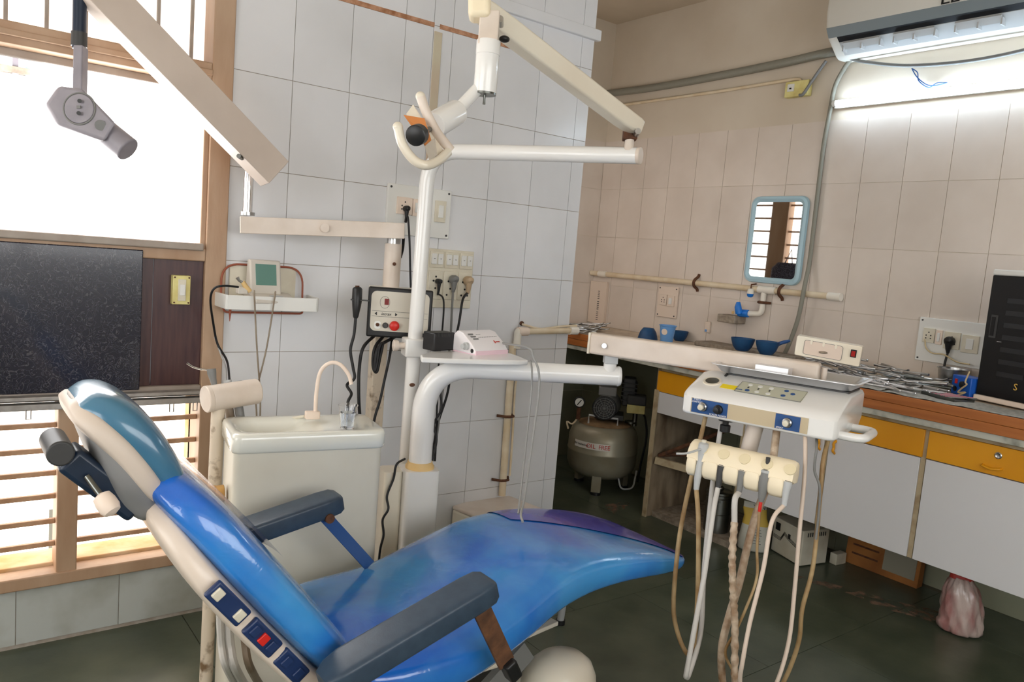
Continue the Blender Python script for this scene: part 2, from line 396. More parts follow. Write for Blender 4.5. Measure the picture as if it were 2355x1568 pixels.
def tiles(parent, axis, plane, us, zs, material, th=.007, g=.0011, skip=None, sign=1):
    for a, b in zip(us, us[1:]):
        for z0, z1 in zip(zs, zs[1:]):
            if skip and skip((a+b)/2, (z0+z1)/2): continue
            if axis == 'x': piece('tile', parent, (a+g, plane, z0+g), (b-g, plane+th, z1-g), material)
            else: piece('tile', parent, (plane, a+g, z0+g), (plane+th, b-g, z1-g), material)
RA = [0, .288, .584, .88, 1.18, 1.48, 1.78, 2.08, 2.38, 2.68, ZT]
wall_left = struct('wall_left', MB().box(XJ, 1.475, YA+.003, YA+.20, 0, ZT).box(XL, XJ, YA+.003, YA+.2, 0, .184).box(XL, XJ, YA+.006, YA+.2, 2.62, ZT), 'grout')
tiles(wall_left, 'x', YA, [XJ, .958, 1.159, 1.36, 1.475], RA, 'tile_white')
tiles(wall_left, 'x', YA, [-1.9, -1.45, -1.18, -.90, -.62, -.34, -.07, .204, .478, XJ], [.012, .18], 'tile_low')
wall_pier = struct('wall_pier', MB().box(1.475, XP-.008, YA+.003, YA+.20, 0, ZT), 'grout')
tiles(wall_pier, 'x', YA, [1.475, 1.558, 1.769, 1.98, 2.192, XP], RA, 'tile_white')
struct('trim_1', MB().box(1.478, 1.512, YA-.003, YA+.02, 1.2, 2.06), 'strip_cream', bevel=.002)
struct('trim_2', MB().box(XJ+.3, 1.475, YA-.004, YA+.01, 2.072, 2.088), 'rust_grout')
struct('trim_3', MB().box(1.50, 1.95, YA-.004, YA+.01, 2.072, 2.088), 'rust_grout')
struct('trim_4', MB().box(1.70, XP+.02, YA-.02, YA+.01, 2.20, 2.245), 'tile_white', bevel=.004)
# recess: side wall of the pier with a second window, end wall, back wall
W2 = (2.78, 3.58, 1.02, 2.05)            # window_2: Y range, Z range
wall_recess_side = struct('wall_recess_side', MB().box(XP-.12, XP, YA+.2, W2[0], 0, ZT).box(XP-.12, XP, W2[1], YC+.1, 0, ZT).box(XP-.12, XP, W2[0], W2[1], 0, W2[2]).box(XP-.12, XP, W2[0], W2[1], W2[3], ZT).box(XP-.12, XP-.001, YA+.007, YA+.2, 0, ZT), 'paint_beige')
wall_recess = struct('wall_recess', MB().box(XP-.12, XB+.1, YC+.002, YC+.15, 0, ZT), 'paint_beige')
RB = [.868, 1.134, 1.434, 1.734, 2.035]
tiles(wall_recess, 'x', YC, [XP, 2.46, 2.66, 2.86, 3.06, 3.26, XB], RB, 'tile_cream')
wall_back = struct('wall_back', MB().box(XB+.0035, XB+.15, YR, YC+.15, 0, ZT), 'paint_beige')
tiles(wall_back, 'y', XB, [max(YR, 1.762+.1965*k) for k in range(-17, 10)]+[YC], RB, 'tile_cream')
wall_low = [wall_back, wall_recess]
tiles(wall_back, 'y', XB, [YR+.01]+[-1.2+.61*k for k in range(8)]+[YC], [0, .43, .84], 'kota_wall', th=.006)
tiles(wall_recess, 'x', YC, [XP, 2.87, XB], [0, .43, .84], 'kota_wall', th=.006)
W3 = (-.6, 1.7, .9, 2.1)
wall_rear = struct('wall_rear', MB().box(XL-.15, XL, YR, W3[0], 0, ZT).box(XL-.15, XL, W3[1], YA+.2, 0, ZT).box(XL-.15, XL, W3[0], W3[1], 0, W3[2]).box(XL-.15, XL, W3[0], W3[1], W3[3], ZT), 'paint_white')
W4 = (-.9, 2.0, .95, 2.1)
wall_right = struct('wall_right', MB().box(XL-.15, W4[0], YR-.15, YR, 0, ZT).box(W4[1], XB+.15, YR-.15, YR, 0, ZT).box(W4[0], W4[1], YR-.15, YR, 0, W4[2]).box(W4[0], W4[1], YR-.15, YR, W4[3], ZT), 'paint_white')
ceiling = struct('ceiling', MB().box(XL-.15, XB+.15, YR-.15, YC+.15, ZT, ZT+.1), 'paint_ceiling')

# ---------------------------------------------------------------- window_1 (left, wooden, with bars)
win = sroot('window_1', (0, YA, .184))
def wpart(name, b, m, bev=.004, par=None): return ob(name, MB().box(*b), m, par or win, bevel=bev)
YF = YA-.012
wpart('jamb', (.700, XJ, YF, YA+.12, .184, 2.62), 'wood_frame')
wpart('bead', (.684, .702, YF+.01, YA+.06, 1.20, 1.735), 'wood_frame')
wpart('head', (XL, .70, YF, YA+.12, 2.56, 2.62), 'wood_frame')
wpart('transom_beam', (XL, .70, YF, YA+.10, 1.722, 1.782), 'wood_frame')
wpart('transom_moulding', (XL, .70, YF-.012, YF+.01, 1.742, 1.76), 'wood_frame')
wpart('glass_rail', (XL, .70, YF, YA+.08, 1.172, 1.212), 'wood_frame')
wpart('glass_moulding', (XL, .690, YF-.014, YA+.02, 1.205, 1.228), 'wood_gray')
wpart('lower_rail', (XL, .70, YF, YA+.08, .742, .776), 'wood_gray')
wpart('curtain_channel', (XL, .70, YF-.03, YF+.004, .724, .742), 'aluminium', .002)
wpart('curtain_channel', (XL, .70, YF-.034, YF+.004, .752, .764), 'aluminium', .002)
wpart('mullion', (.303, .358, YF, YA+.08, .20, .73), 'wood_frame')
wpart('sill_board', (XL, .73, YF-.006, YA+.05, .184, .222), 'wood_frame')
wpart('sill_ledge', (XL, .70, YA+.05, YA+.17, .19, .232), 'sill_paint')
wpart('mullion', (-.36, -.30, YF, YA+.08, .20, .73), 'wood_frame')
wpart('mullion', (-.62, -.56, YF, YA+.1, 1.212, 2.56), 'wood_frame')
zb = [.300, .370, .447, .518, .588, .664]
for a, b in ((.358, .70), (-.30, .303), (XL, -.36)):
    for z in zb: ob('window_bar', MB().beam((a, YA+.03, z), (b, YA+.03, z), Z_, .014, .015), 'wood_bar', win, bevel=.002)
for x in [-.5+.0955*k for k in range(0, 13)]:
    if x < .68: ob('window_bar', MB().beam((x, YA+.03, 1.782), (x, YA+.03, 2.56), Y_, .010, .010), 'wood_gray', win, bevel=.002)
for a, b in ((.358, .70), (-.30, .303), (XL, -.36)): ob('frosted_pane', MB().box(a, b, YA+.165, YA+.171, .20, .74), 'pane_low', win)
ob('frosted_pane', MB().box(-.56, .69, YA+.055, YA+.061, 1.21, 1.645), 'pane_light', win)
ob('frosted_pane', MB().box(.262, .69, YA+.055, YA+.061, 1.645, 1.70), 'pane_light', win)
for (xa, xb, m_) in ((28, 42, 'head_backlit_mauve'), (58, 70, 'mirror_blue')):
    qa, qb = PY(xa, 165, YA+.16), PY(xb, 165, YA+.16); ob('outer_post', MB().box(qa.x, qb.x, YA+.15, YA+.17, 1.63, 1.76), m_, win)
qa = PY(0, 165, YA+.16); ob('outer_rail', MB().box(qa.x-.3, PY(68, 172, YA+.16).x, YA+.145, YA+.175, 1.672, 1.69), 'stone_gray', win)
ob('frosted_pane', MB().box(XL, -.62, YA+.055, YA+.061, 1.21, 1.70), 'pane_light', win)
wpart('pane_top_bead', (XL, .69, YA+.05, YA+.07, 1.70, 1.724), 'wood_gray')
ob('transom_pane', MB().box(XL, .70, YA+.09, YA+.096, 1.78, 2.56), 'pane_dim', win)
ob('side_reveal', MB().box(.70, XJ-.01, YA+.1, YA+.2, .19, 2.6), 'sill_paint', win)
ob('board', MB().box(.553, .70, YA+.006, YA+.03, .776, 1.172), 'board_brown', win, bevel=.001)
ob('board', MB().box(.36, .551, YA+.006, YA+.03, .776, 1.172), 'board_brown', win, bevel=.001)
ob('board', MB().box(XL, .358, YA+.006, YA+.03, .776, 1.172), 'board_brown', win, bevel=.001)
for k, x in enumerate((.60, .67, .22, .12)):
    ob('curtain_hook', MB().tube([(x, YF-.03, .728), (x, YF-.03, .700), (x+.012, YF-.03, .700), (x+.012, YF-.03, .728)], .002, 6), 'aluminium', win)
tag(ob('laminate_sheet', MB().box(-1.2, .518, YA-.016, YA+.004, .768, 1.196), 'laminate_black', bevel=.003), 'black squiggle-patterned laminate sheet leaning against the window boards', 'sheet')
# small window in the side of the recess (seen in the mirror) and unseen windows added behind the camera for fill light
def window_x(name, X, r, inward, material, bars=True):
    w = sroot(name, (X, r[0], r[2])); s = inward; y0, y1, z0, z1 = r
    a, b = sorted((X+.01*s, X-.06*s))
    for q in ((y0, y0+.05, z0, z1), (y1-.05, y1, z0, z1), ((y0+y1)/2-.09, (y0+y1)/2+.04, z0, z1), (y0, y1, z0, z0+.05), (y0, y1, z1-.05, z1)):
        ob('window_frame', MB().box(a, b, *q), 'wood_frame', w, bevel=.003)
    if bars:
        n = 11
        for i in range(1, n): z = z0+.03+(z1-z0-.06)*i/n; ob('window_bar', MB().beam((X-.02*s, y0, z), (X-.02*s, y1, z), Z_, .01, .012), 'wood_bar', w)
    a, b = sorted((X-.075*s, X-.08*s)); ob('frosted_pane', MB().box(a, b, y0, y1, z0, z1), material, w); return w
def window_y(name, Y, r, inward, material):
    w = sroot(name, (r[0], Y, r[2])); x0, x1, z0, z1 = r; a, b = sorted((Y+.01*inward, Y-.06*inward))
    for q in ((x0, x0+.05, z0, z1), (x1-.05, x1, z0, z1), ((x0+x1)/2-.03, (x0+x1)/2+.03, z0, z1)): ob('window_frame', MB().box(q[0], q[1], a, b, q[2], q[3]), 'wood_frame', w)
    for q in ((x0, x1, z0, z0+.05), (x0, x1, z1-.05, z1)): ob('window_frame', MB().box(q[0], q[1], a, b, q[2], q[3]), 'wood_frame', w)
    a, b = sorted((Y-.075*inward, Y-.08*inward)); ob('frosted_pane', MB().box(x0, x1, a, b, z0, z1), material, w)
mat('pane_recess', (1, .98, .95, 1), .4, emit=2.5)
mat('pane_fill', (.95, .98, 1, 1), .4, emit=4.0)  # glow of the added fill windows
window_x('window_2', XP, W2, 1, 'pane_recess')
window_x('fill_window_3', XL, W3, 1, 'pane_fill', False)  # unseen, added in the rear wall as broad fill light
window_y('fill_window_4', YR, W4, 1, 'pane_fill')  # unseen, added in the right wall as more fill light

# ---------------------------------------------------------------- dental chair
YCH = 1.50
chair = thing('dental_chair', 'reclined dental chair in blue vinyl with dark grey armrests', 'dental chair', (1.25, YCH, 0))
def cushion(name, st, material, parent, p=.55, n=36, sub=0):
    # st: (x, z, half width, half thickness, lean) cross-sections across Y
    rings = []
    for x, z, a, b, lean, *yc in st:
        v = V((-sin(lean), 0, cos(lean))); rings.append(sring((x, YCH+(yc[0] if yc else 0), z), Y_, v, a, b, p, n))
    return ob(name, MB().loft(rings), material, parent, smooth=60, sub=sub)
def interp(st, k=5):
    pts = [V((*s[:3],)) for s in st]; o = []
    a = spl([V(s[:3]) for s in st], k); b = spl([V((s[3], s[4], s[5] if len(s) > 5 else 0)) for s in st], k)
    return [(p.x, p.y, p.z, q.x, q.y, q.z) for p, q in zip(a, b)]
seat_st = [(.66, .397, .16, .03, -.15, 0), (.69, .395, .225, .05, -.12, 0), (.78, .388, .25, .060, .02, 0), (.92, .396, .252, .061, .16, .004), (1.08, .432, .250, .058, .20, .024), (1.22, .461, .240, .057, .10, .050), (1.34, .468, .232, .054, .0, .066),
           (1.45, .466, .228, .048, -.04, .070), (1.55, .458, .222, .042, -.08, .066), (1.64, .448, .212, .035, -.10, .056), (1.70, .442, .190, .026, -.12, .040), (1.735, .438, .145, .016, -.14, .014), (1.752, .437, .075, .006, -.15, -.022)]
seat = cushion('seat_cushion', interp(seat_st), 'vinyl_blue', chair, .5)
# violet cover over the foot of the leg rest
def top_patch(name, st, x0, x1, wf, material, lift=.0025, n=14):
    st = [s for s in interp(st, 8) if x0 <= s[0] <= x1]; rings = []
    for i, (x, z, a, b, lean, yc) in enumerate(st):
        t = i/(len(st)-1); v = V((-sin(lean), 0, cos(lean))); row = []
        f0, f1 = wf(t)
        for j in range(n+1):
            s = f0+(f1-f0)*j/n; s = max(-.999, min(.999, s)); th = math.acos(math.copysign(abs(s)**2, s))
            row.append(V((x, YCH+yc, z))+Y_*(a*s)+v*(b*abs(sin(th))**.5+lift))
        rings.append(row)
    return ob(name, MB().loft(rings, False, False, False), material, chair, smooth=60)
top_patch('foot_cover', seat_st, 1.32, 1.744, lambda t: (max(-.96, .45-1.75*t), .99), 'vinyl_violet')
# backrest: pad and cream shell, leaning back
D = V((-.36, 0, .44)).normalized(); N = V((.44, 0, .36)).normalized()    # up the back, outward normal
B0 = V((.66, YCH, .43)); BY = V((0, -.03, 0))
def back_rings(st, p=.5, n=36, sh=V((0, 0, 0))): return [sring(B0+sh+D*s+N*o, Y_, N, a, b, p, n) for s, o, a, b in st]
def sm(st, k=5): return [tuple(p)+(q[0],) for p, q in zip([v[:] for v in spl([V(s[:3]) for s in st], k)], [v[:] for v in spl([V((s[3], 0, 0)) for s in st], k)])]
back_st = [(-.01, .0, .16, .022), (.02, .0, .205, .036), (.10, .0, .218, .042), (.22, .0, .218, .045), (.34, .0, .205, .045), (.44, .0, .180, .042), (.50, -.004, .145, .036), (.535, -.01, .09, .024), (.545, -.014, .04, .010)]
ob('backrest_cushion', MB().loft(back_rings(sm(back_st), sh=BY)), 'vinyl_blue', chair, smooth=60)
shell_st = [(-.06, -.050, .19, .024), (.0, -.056, .222, .028), (.12, -.062, .236, .028), (.26, -.064, .232, .028), (.38, -.060, .21, .027), (.47, -.050, .16, .022), (.515, -.042, .09, .013)]
shell = ob('backrest_shell', MB().loft(back_rings(sm(shell_st), .4, sh=BY*.5)), 'seat_back_cream', chair, smooth=60)
# clear plastic film hanging over the far edge of the backrest
film = [[B0+D*s+N*(.056+.006*sin(9*s))+Y_*(.10+.24*t+.014*sin(s*40)*t)-N*(.04*t*t) for t in [k/8 for k in range(9)]] for s in [.12+.34*i/12 for i in range(13)]]
ob('plastic_film', MB().loft(film, False, False, False), 'film', chair, smooth=60)
# control keys along the near edge of the shell
def keyblock(s0, s1, keys):
    yk = YCH-.248; a, b = B0+D*s0, B0+D*s1
    mid = (a+b)/2; w = (s1-s0)
    pl = ob('control_panel', MB().cbox((mid.x, yk, mid.z)+(-N*.073)[:] if False else V((mid.x, yk, mid.z))-N*.060, D*w, N*.034, Y_*.012), 'button_blue', chair, bevel=.004)
    for f, m in keys:
        ob('key', MB().cbox(V((mid.x, yk-.008, mid.z))-N*.060+D*(f*w), D*.017, N*.019, Y_*.006), m, pl, bevel=.002)
keyblock(.290, .378, [(.33, 'plate_ivory'), (-.33, 'plate_ivory')])
keyblock(.197, .275, [(.3, 'button_blue'), (0, 'red'), (-.3, 'button_blue')])
keyblock(.112, .185, [(.25, 'button_blue'), (-.25, 'button_blue')])
# headrest: pad, shell, dark stay with knobs
HD = V((-.60, 0, .76)).normalized(); HD = V((-.135, 0, .165)).normalized(); HN = V((HD.z, 0, -HD.x))
H0 = V((.345, YCH, .785))+HN*.012
hr = lambda st, p=.6: [sring(H0+HD*s+HN*o, Y_, HN, a, b, p, 30) for s, o, a, b in st]
hd = ob('headrest', MB().loft(hr(sm([(-.01, .0, .06, .012), (.0, .004, .10, .022), (.04, .014, .13, .030), (.10, .022, .135, .034), (.16, .022, .125, .036), (.205, .012, .105, .034), (.228, .002, .08, .024), (.236, -.004, .04, .01)]))), 'vinyl_teal', chair, smooth=60)
ob('headrest_shell', MB().loft(hr(sm([(-.012, -.022, .05, .008), (.0, -.022, .10, .018), (.05, -.016, .132, .024), (.12, -.010, .134, .026), (.18, -.012, .122, .024), (.215, -.016, .10, .020), (.236, -.018, .06, .010)]), .5)), 'headrest_shell', hd, smooth=60)
ob('headrest_backing', MB().loft(hr(sm([(-.008, -.036, .05, .014), (.012, -.042, .112, .028), (.06, -.040, .128, .034), (.12, -.030, .126, .030), (.17, -.024, .11, .020), (.21, -.020, .07, .010)]), .5)), 'headrest_gray', hd, smooth=60)
st0, st1 = PY(150, 1045, 1.42), PY(310, 1165, 1.42)
stay = ob('headrest_stay', MB().beam(st0, st1, HN, .07, .046), 'dark_navy', chair, bevel=.008)
ob('pivot_knob', MB().cyl(PY(140, 1044, 1.37), PY(140, 1044, 1.37)+V((0, .10, 0)), .0205, n=28), 'dark_gray', stay, bevel=.003)
k0 = PY(200, 1095, 1.375); k1 = PY(240, 1150, 1.345)
ob('lever_rod', MB().cyl(k0, k1, .005), 'steel_dark', stay)
ob('lever_knob', MB().tube([k1+(k1-k0).normalized()*t for t in (-.012, -.008, .004, .016, .024, .028)], [.006, .014, .0165, .0165, .013, .004], 20), 'plate_pink', stay)
ob('stay_bracket', MB().tube(spl([PY(300, 1160, 1.44), PY(325, 1165, 1.44), PY(345, 1180, 1.45), B0+D*.46-N*.03-Y_*.04], 4), [.012]*13, 10), 'black_plastic', chair)
# armrests with their straps
def armrest(Y, f, r, side):
    F, Rr = V((f[0], Y, f[1])), V((r[0], Y, r[1])); d = (F-Rr); up = V((-d.z, 0, d.x)).normalized(); dn = d.normalized(); rings = []
    L = d.length
    for t, a, b in ((-.02, .024, .014), (0, .036, .020), (.03, .041, .024), (L-.045, .041, .024), (L-.016, .038, .023), (L-.004, .031, .019), (L, .018, .012)):
        rings.append(sring(Rr+dn*t, Y_, up, a, b, .27, 32))
    arm = ob('armrest', MB().loft(rings), 'arm_vinyl', chair, smooth=50)
    # rear elbow down to the back frame
    e = Rr+dn*.01; rings = []
    for q, a in ((e, .030), (e-dn*.03-up*.02, .030), (e-dn*.045-up*.06, .028), (e-dn*.05-up*.10, .024)):
        rings.append(sring(q, Y_, (dn+up*.6).normalized(), a, .024, .4, 24))
    ob('armrest_elbow', MB().loft(rings), 'arm_vinyl', arm, smooth=50)
    return arm, F, dn, up
an, F, dn, up = armrest(1.175, (.895, .618), (.565, .512), -1)
s0, s1 = F-dn*.035-up*.03, PY(1165, 1525, 1.19)
ob('arm_strap', MB().beam(s0, s1, Y_, .040, .008), 'strap_brown', an, bevel=.002)
ob('strap_clamp', MB().cbox(s1+V((.012, 0, -.016)), (s1-s0).normalized()*.052, Y_*.034, ((s1-s0).normalized().cross(Y_))*.03), 'black_plastic', an, bevel=.006)
af, F, dn, up = armrest(1.735, (.825, .628), (.575, .575), 1)
s0, s1 = PY(748, 1188, 1.72), PY(850, 1300, 1.70)
ob('arm_strap', MB().beam(s0, s1, Y_, .030, .006), 'blue_label', af, bevel=.001)
ob('strap_pivot', MB().cyl(s0+V((0, -.03, .004)), s0+V((0, .02, .004)), .012), 'rust', af)
# underframe and base
ob('seat_frame', MB().box(.74, 1.08, YCH-.15, YCH+.15, .30, .342), 'enamel_cream', chair, bevel=.01)
for y in (-.12, .12): ob('scissor_link', MB().beam((.90, YCH+y, .10), (1.18, YCH+y, .31), Y_, .06, .02), 'gray_plastic', chair)
ob('lift_arm', MB().beam((1.10, YCH, .09), (1.00, YCH, .31), Y_, .2, .05), 'dark_gray', chair, bevel=.008)
ob('base_plate', MB().prism(rrect(.70, .40, .1, 6), (1.06, YCH, .0), X_, Y_, Z_*.045), 'enamel_cream', chair, bevel=.01)
ob('base_cover', MB().prism(rrect(.46, .30, .08, 6), (1.06, YCH, .045), X_, Y_, Z_*.07), 'enamel_cream', chair, bevel=.02)
c = PZ(1272, 1562, .17)
ob('motor_dome', MB().loft([[V((c.x+.02, c.y, .045))+V((r*1.25*cos(t), r*sin(t), z)) for t in [2*pi*j/32 for j in range(32)]] for r, z in ((.09, 0), (.09, .09), (.086, .13), (.074, .162), (.052, .184), (.02, .194), (.004, .195))]), 'enamel_cream', chair, smooth=60)
ob('link_plate', MB().obox(PZ(1165, 1490, .27), V((.20, .03, .0)), V((-.02, .12, 0)), V((0, 0, .012))), 'panel_gray', chair, bevel=.002)
p = PZ(1288, 1434, 0.0)
ob('rest_leg', MB().cyl((p.x, p.y, .008), (p.x-.03, p.y-.06, .33), .012), 'light_gray', chair)
ob('leg_foot', MB().cyl((p.x, p.y, 0), (p.x, p.y, .016), .017), 'black_plastic', chair)
# hoses hanging under the backrest down to the floor
for k, (a, b, r) in enumerate(((505, 560, .008), (525, 580, .010), (560, 620, .009))):
    pts = [PY(a, 1410, 1.62), PY(a+4, 1480, 1.62), PY(a+18, 1540, 1.63), PZ(a+60, 1590, .05), PZ(a+150, 1590, .03)]
    tag(ob('floor_hose', MB().tube(spl(pts, 6), r, 8), ['hose_gray', 'hose_gray', 'hose_taupe'][k]), ['thin pale hose hanging under the chair back', 'thicker pale hose hanging behind the chair back', 'dark taupe hose looping under the chair back'][k], 'hose')

# ---------------------------------------------------------------- spittoon unit
sp = thing('spittoon_unit', 'cream spittoon cabinet with white ceramic basin and bent filler spout', 'spittoon', (.80, 1.97, 0))
su = V((.986, -.167, 0)); sv = V((.167, .986, 0)); so = V((.604, 1.904, 0))
SW, SD = .405, .215
sc_ = so+su*SW/2+sv*SD/2
ob('cabinet', MB().prism(rrect(SW-.016, SD-.014, .02), sc_, su, sv, Z_*.722), 'cabinet_cream', sp, smooth=30)
def rr_ring(w, h, r, z, off=(0, 0)): return [sc_+su*(a+off[0])+sv*(b+off[1])+Z_*z for a, b in rrect(w, h, r, 6)]
basin = MB().loft([rr_ring(SW-.01, SD-.01, .022, .718), rr_ring(SW, SD, .026, .724), rr_ring(SW, SD, .028, .758), rr_ring(SW-.006, SD-.006, .028, .766), rr_ring(SW-.016, SD-.016, .028, .769), rr_ring(SW-.10, SD-.05, .06, .767, (-.03, 0)),
                   rr_ring(SW-.18, SD-.07, .06, .757, (-.06, 0)), rr_ring(SW-.24, SD-.10, .045, .735, (-.075, 0)), rr_ring(.06, .05, .02, .722, (-.08, 0))])
ob('basin', basin, 'ceramic', sp, smooth=50)
q = PZ(718, 962, .768)
ob('spout_block', MB().cbox(q+Z_*.010, su*.04, sv*.022, Z_*.022), 'plate_pink', sp, bevel=.003)
d_ = q.dot(CF)-EYEP.dot(CF)
ob('filler_spout', MB().tube(spl([P(725, 955, d_), P(728, 900, d_), P(737, 855, d_), P(758, 835, d_), P(782, 838, d_), P(802, 862, d_), P(808, 884, d_)], 6), .0055, 12), 'plate_pink', sp)
ob('rinse_spout', MB().tube(spl([P(700, 957, d_), P(670, 962, d_), P(645, 968, d_-.01), P(630, 976, d_-.02)], 5), .004, 10), 'plate_ivory', sp)
kn = PX(510, 1085, .606); kn = so+sv*.10+Z_*.585
kb = ob('water_knob', MB().cyl(kn, kn-su*.022, .026, .024, 24), 'knob_yellow', sp, bevel=.003)
ob('knob_grip', MB().cbox(kn-su*.032, su*.024, sv*.014, Z_*.05), 'knob_yellow', kb, bevel=.003)
# assistant's holder on its own post at the left of the cabinet
hp = thing('suction_holder', 'pinkish cylindrical instrument holder on a stained post beside the spittoon', 'holder', (.625, 2.12, 0))
pb = P(492, 1100, 2.13)
ob('post', MB().cyl((pb.x, pb.y, 0), (pb.x+.004, pb.y, .80), .018), 'enamel_stained', hp)
ca, cb = P(480, 917, 2.09), P(592, 899, 2.19)
hc = ob('drum', MB().cyl(ca, cb, .036, n=36), 'enamel_pink', hp, bevel=.004)
ax = (cb-ca).normalized()
ob('drum_cap', MB().cyl(ca-ax*.010, ca+ax*.004, .0365, n=36), 'enamel_pink', hp, bevel=.003)
sy = thing('triplex_syringe', 'steel air-water syringe with bent tip standing in the pink holder', 'syringe', P(493, 886, 2.13))
ob('body', MB().tube([P(494, 890, 2.13), P(490, 872, 2.13), P(487, 858, 2.13), P(486, 848, 2.13)], [.007, .009, .012, .012], 14), 'gray_plastic', sy)
ob('nozzle', MB().tube(spl([P(482, 852, 2.13), P(464, 849, 2.12), P(445, 844, 2.11), P(430, 835, 2.10)], 4), .0025, 8), 'chrome', sy)
for k, (x0, y0, x1, y1) in enumerate(((523, 882, 530, 950), (547, 884, 553, 950))):
    e = thing('suction_tip', ['short grey suction tip in the pink drum holder', 'wider grey-green suction tip at the drum end'][k], 'suction tip', P(x0, y0, 2.17))
    ob('tip', MB().cyl(P(x0, y0-8, 2.17), P(x0+4, y0+14, 2.17), .011), ['light_gray', 'gray_plastic'][k], e)
    ob('lower_sleeve', MB().cyl(P(x1-4, y1-14, 2.17), P(x1, y1+10, 2.17), .012), ['hose_taupe', 'gray_plastic'][k], e)
# tumbler of water
g = PZ(798, 984, .768)
tum = thing('tumbler', 'clear plastic tumbler half full of water on the basin rim', 'tumbler', g)
ob('cup', MB().lathe([(.018, .0), (.0185, .002), (.021, .030), (.0245, .058), (.0275, .064), (.0265, .064), (.0235, .057), (.0200, .030), (.0172, .0035), (.002, .0035)], g, n=32), 'clear_glass', tum, smooth=50)
ob('water', MB().lathe([(.0165, .0042), (.0193, .030), (.0213, .044), (.001, .044)], g, n=32), 'water', tum, smooth=50)

# ---------------------------------------------------------------- delivery unit: pillar, curved arm, spring arm, head
DO = V((1.648, 1.371, .88)); DU = V((.2917, -.9565, 0)).normalized(); DV = V((-DU.y, DU.x, 0)); DW = Z_
DL = lambda a, b, c: DO+DU*a+DV*b+DW*c
pil = P(965, 1075, 2.47); zp = pil.z
du = thing('delivery_unit', 'white dental delivery unit on a thick curved arm with control head', 'dental unit', (pil.x, pil.y, 0))
ob('pillar', MB().prism(rrect(.112, .10, .016), (pil.x, pil.y, 0), V((.97, -.24, 0)), V((.24, .97, 0)), Z_*zp), 'enamel_white', du, smooth=30)
ob('pillar_shoulder', MB().prism(rrect(.06, .08, .012), (pil.x-.075, pil.y+.05, 0), V((.97, -.24, 0)), V((.24, .97, 0)), Z_*(zp-.01)), 'enamel_cream', du, smooth=30)
ob('collar', MB().lathe([(.046, 0), (.046, .008), (.040, .018), (.040, .022)], pil), 'collar_yellow', du)
e1 = P(1420, 865, 2.45); top = V((pil.x, pil.y, e1.z-.016))
e1 = V((e1.x, e1.y, e1.z)); arm_pts = fillet([pil+Z_*.012, top, e1], .25, 14)
ob('curved_arm', MB().tube(arm_pts, [.037]*3+[.037-.0065*min(1, k/13) for k in range(len(arm_pts)-3)], 28), 'enamel_white', du, smooth=60)
ad = (e1-top).normalized()
ob('arm_end_cap', MB().lathe([(.031, -.002), (.032, .0), (.032, .004), (.029, .010), (.015, .013)], e1, ad), 'enamel_white', du)
pv = P(1402, 848, 2.44)
ob('pivot_post', MB().cyl(pv-Z_*.02, pv+Z_*.018, .0205), 'enamel_white', du)
ob('pivot_block', MB().cbox(pv+Z_*.038, ad*.042, Z_.cross(ad)*.042, Z_*.04), 'light_gray', du, bevel=.002)
sa, sb = P(1362, 788, 2.45), P(1885, 862, 2.13)
sab = ob('spring_arm', MB().beam(sa, sb, Z_, .050, .066), 'enamel_pink', du, bevel=.008)
ob('arm_end_plate', MB().beam(sa-(sb-sa).normalized()*.006, sa+(sb-sa).normalized()*.002, Z_, .052, .068), 'enamel_cream', sab, bevel=.003)
bo = P(1389, 795, 2.40)
ob('bolt', MB().cyl(bo+CF*.02, bo-CF*.006, .008), 'steel', sab)
# head
prof = [(.0, .006), (.006, .0), (.26, .0), (.30, .03), (.30, .098), (.285, .106), (.135, .106), (.035, .072), (.008, .060), (.0, .050)]
HWD = .405
head = ob('control_head', MB().loft([[DL(a, b*sc+.15*(1-sc), c*sc+.05*(1-sc)) for b, c in prof] for a, sc in ((0, .90), (.006, .97), (.016, 1), (HWD-.016, 1), (HWD-.006, .97), (HWD, .90))]), 'enamel_white', du, smooth=35, bevel=.003)
def on_front(a, c, out=.001): return DL(a, -out, c)
def slope(a, t, out=.001):          # point on the sloped key panel, t 0 front .. 1 back
    n = (DW*.10-DV*.034).normalized(); return DL(a, .035+.10*t, .072+.034*t)+n*out
SN = (DW*.10-DV*.034).normalized(); ST = (DV*.10+DW*.034).normalized()
ob('front_label', MB().cbox(on_front(.185, .028), DU*.31, DV*.002, DW*.040), 'beige_label', head)
ob('blue_plate', MB().cbox(on_front(.083, .028, .0022), DU*.10, DV*.001, DW*.038), 'blue_label', head)
ob('blue_plate', MB().cbox(on_front(.290, .028, .0022), DU*.062, DV*.001, DW*.038), 'blue_label', head)
for a, m1, m2 in ((.065, 'steel', 'plate_ivory'), (.108, 'black_plastic', 'black_plastic'), (.290, 'steel', 'plate_ivory')):
    kd = ob('dial', MB().lathe([(.013, 0), (.012, .006), (.009, .008), (.009, .014)], on_front(a, .028, .003), -DV), m1, head)
    ob('dial_cap', MB().lathe([(.0075, .013), (.0075, .020), (.002, .021)], on_front(a, .028, .003), -DV), m2, kd)
text('SPEED\nCONTROL', on_front(.047, .042, .003), DU, DW, .0075, 'text_white', head)
text('SCALER POWER', on_front(.108, .012, .003), DU, DW, .0065, 'text_white', head)
text('SPRAY', on_front(.272, .012, .003), DU, DW, .0065, 'text_white', head)
kp = ob('key_panel', MB().cbox(slope(.215, .42), DU*.175, ST*.062, SN*.002), 'keypad', head)
ob('key_panel_rim', MB().tube([slope(.128, .12, .002), slope(.302, .12, .002), slope(.302, .72, .002), slope(.128, .72, .002), slope(.128, .12, .002)], .0011, 6), 'gray_plastic', kp)
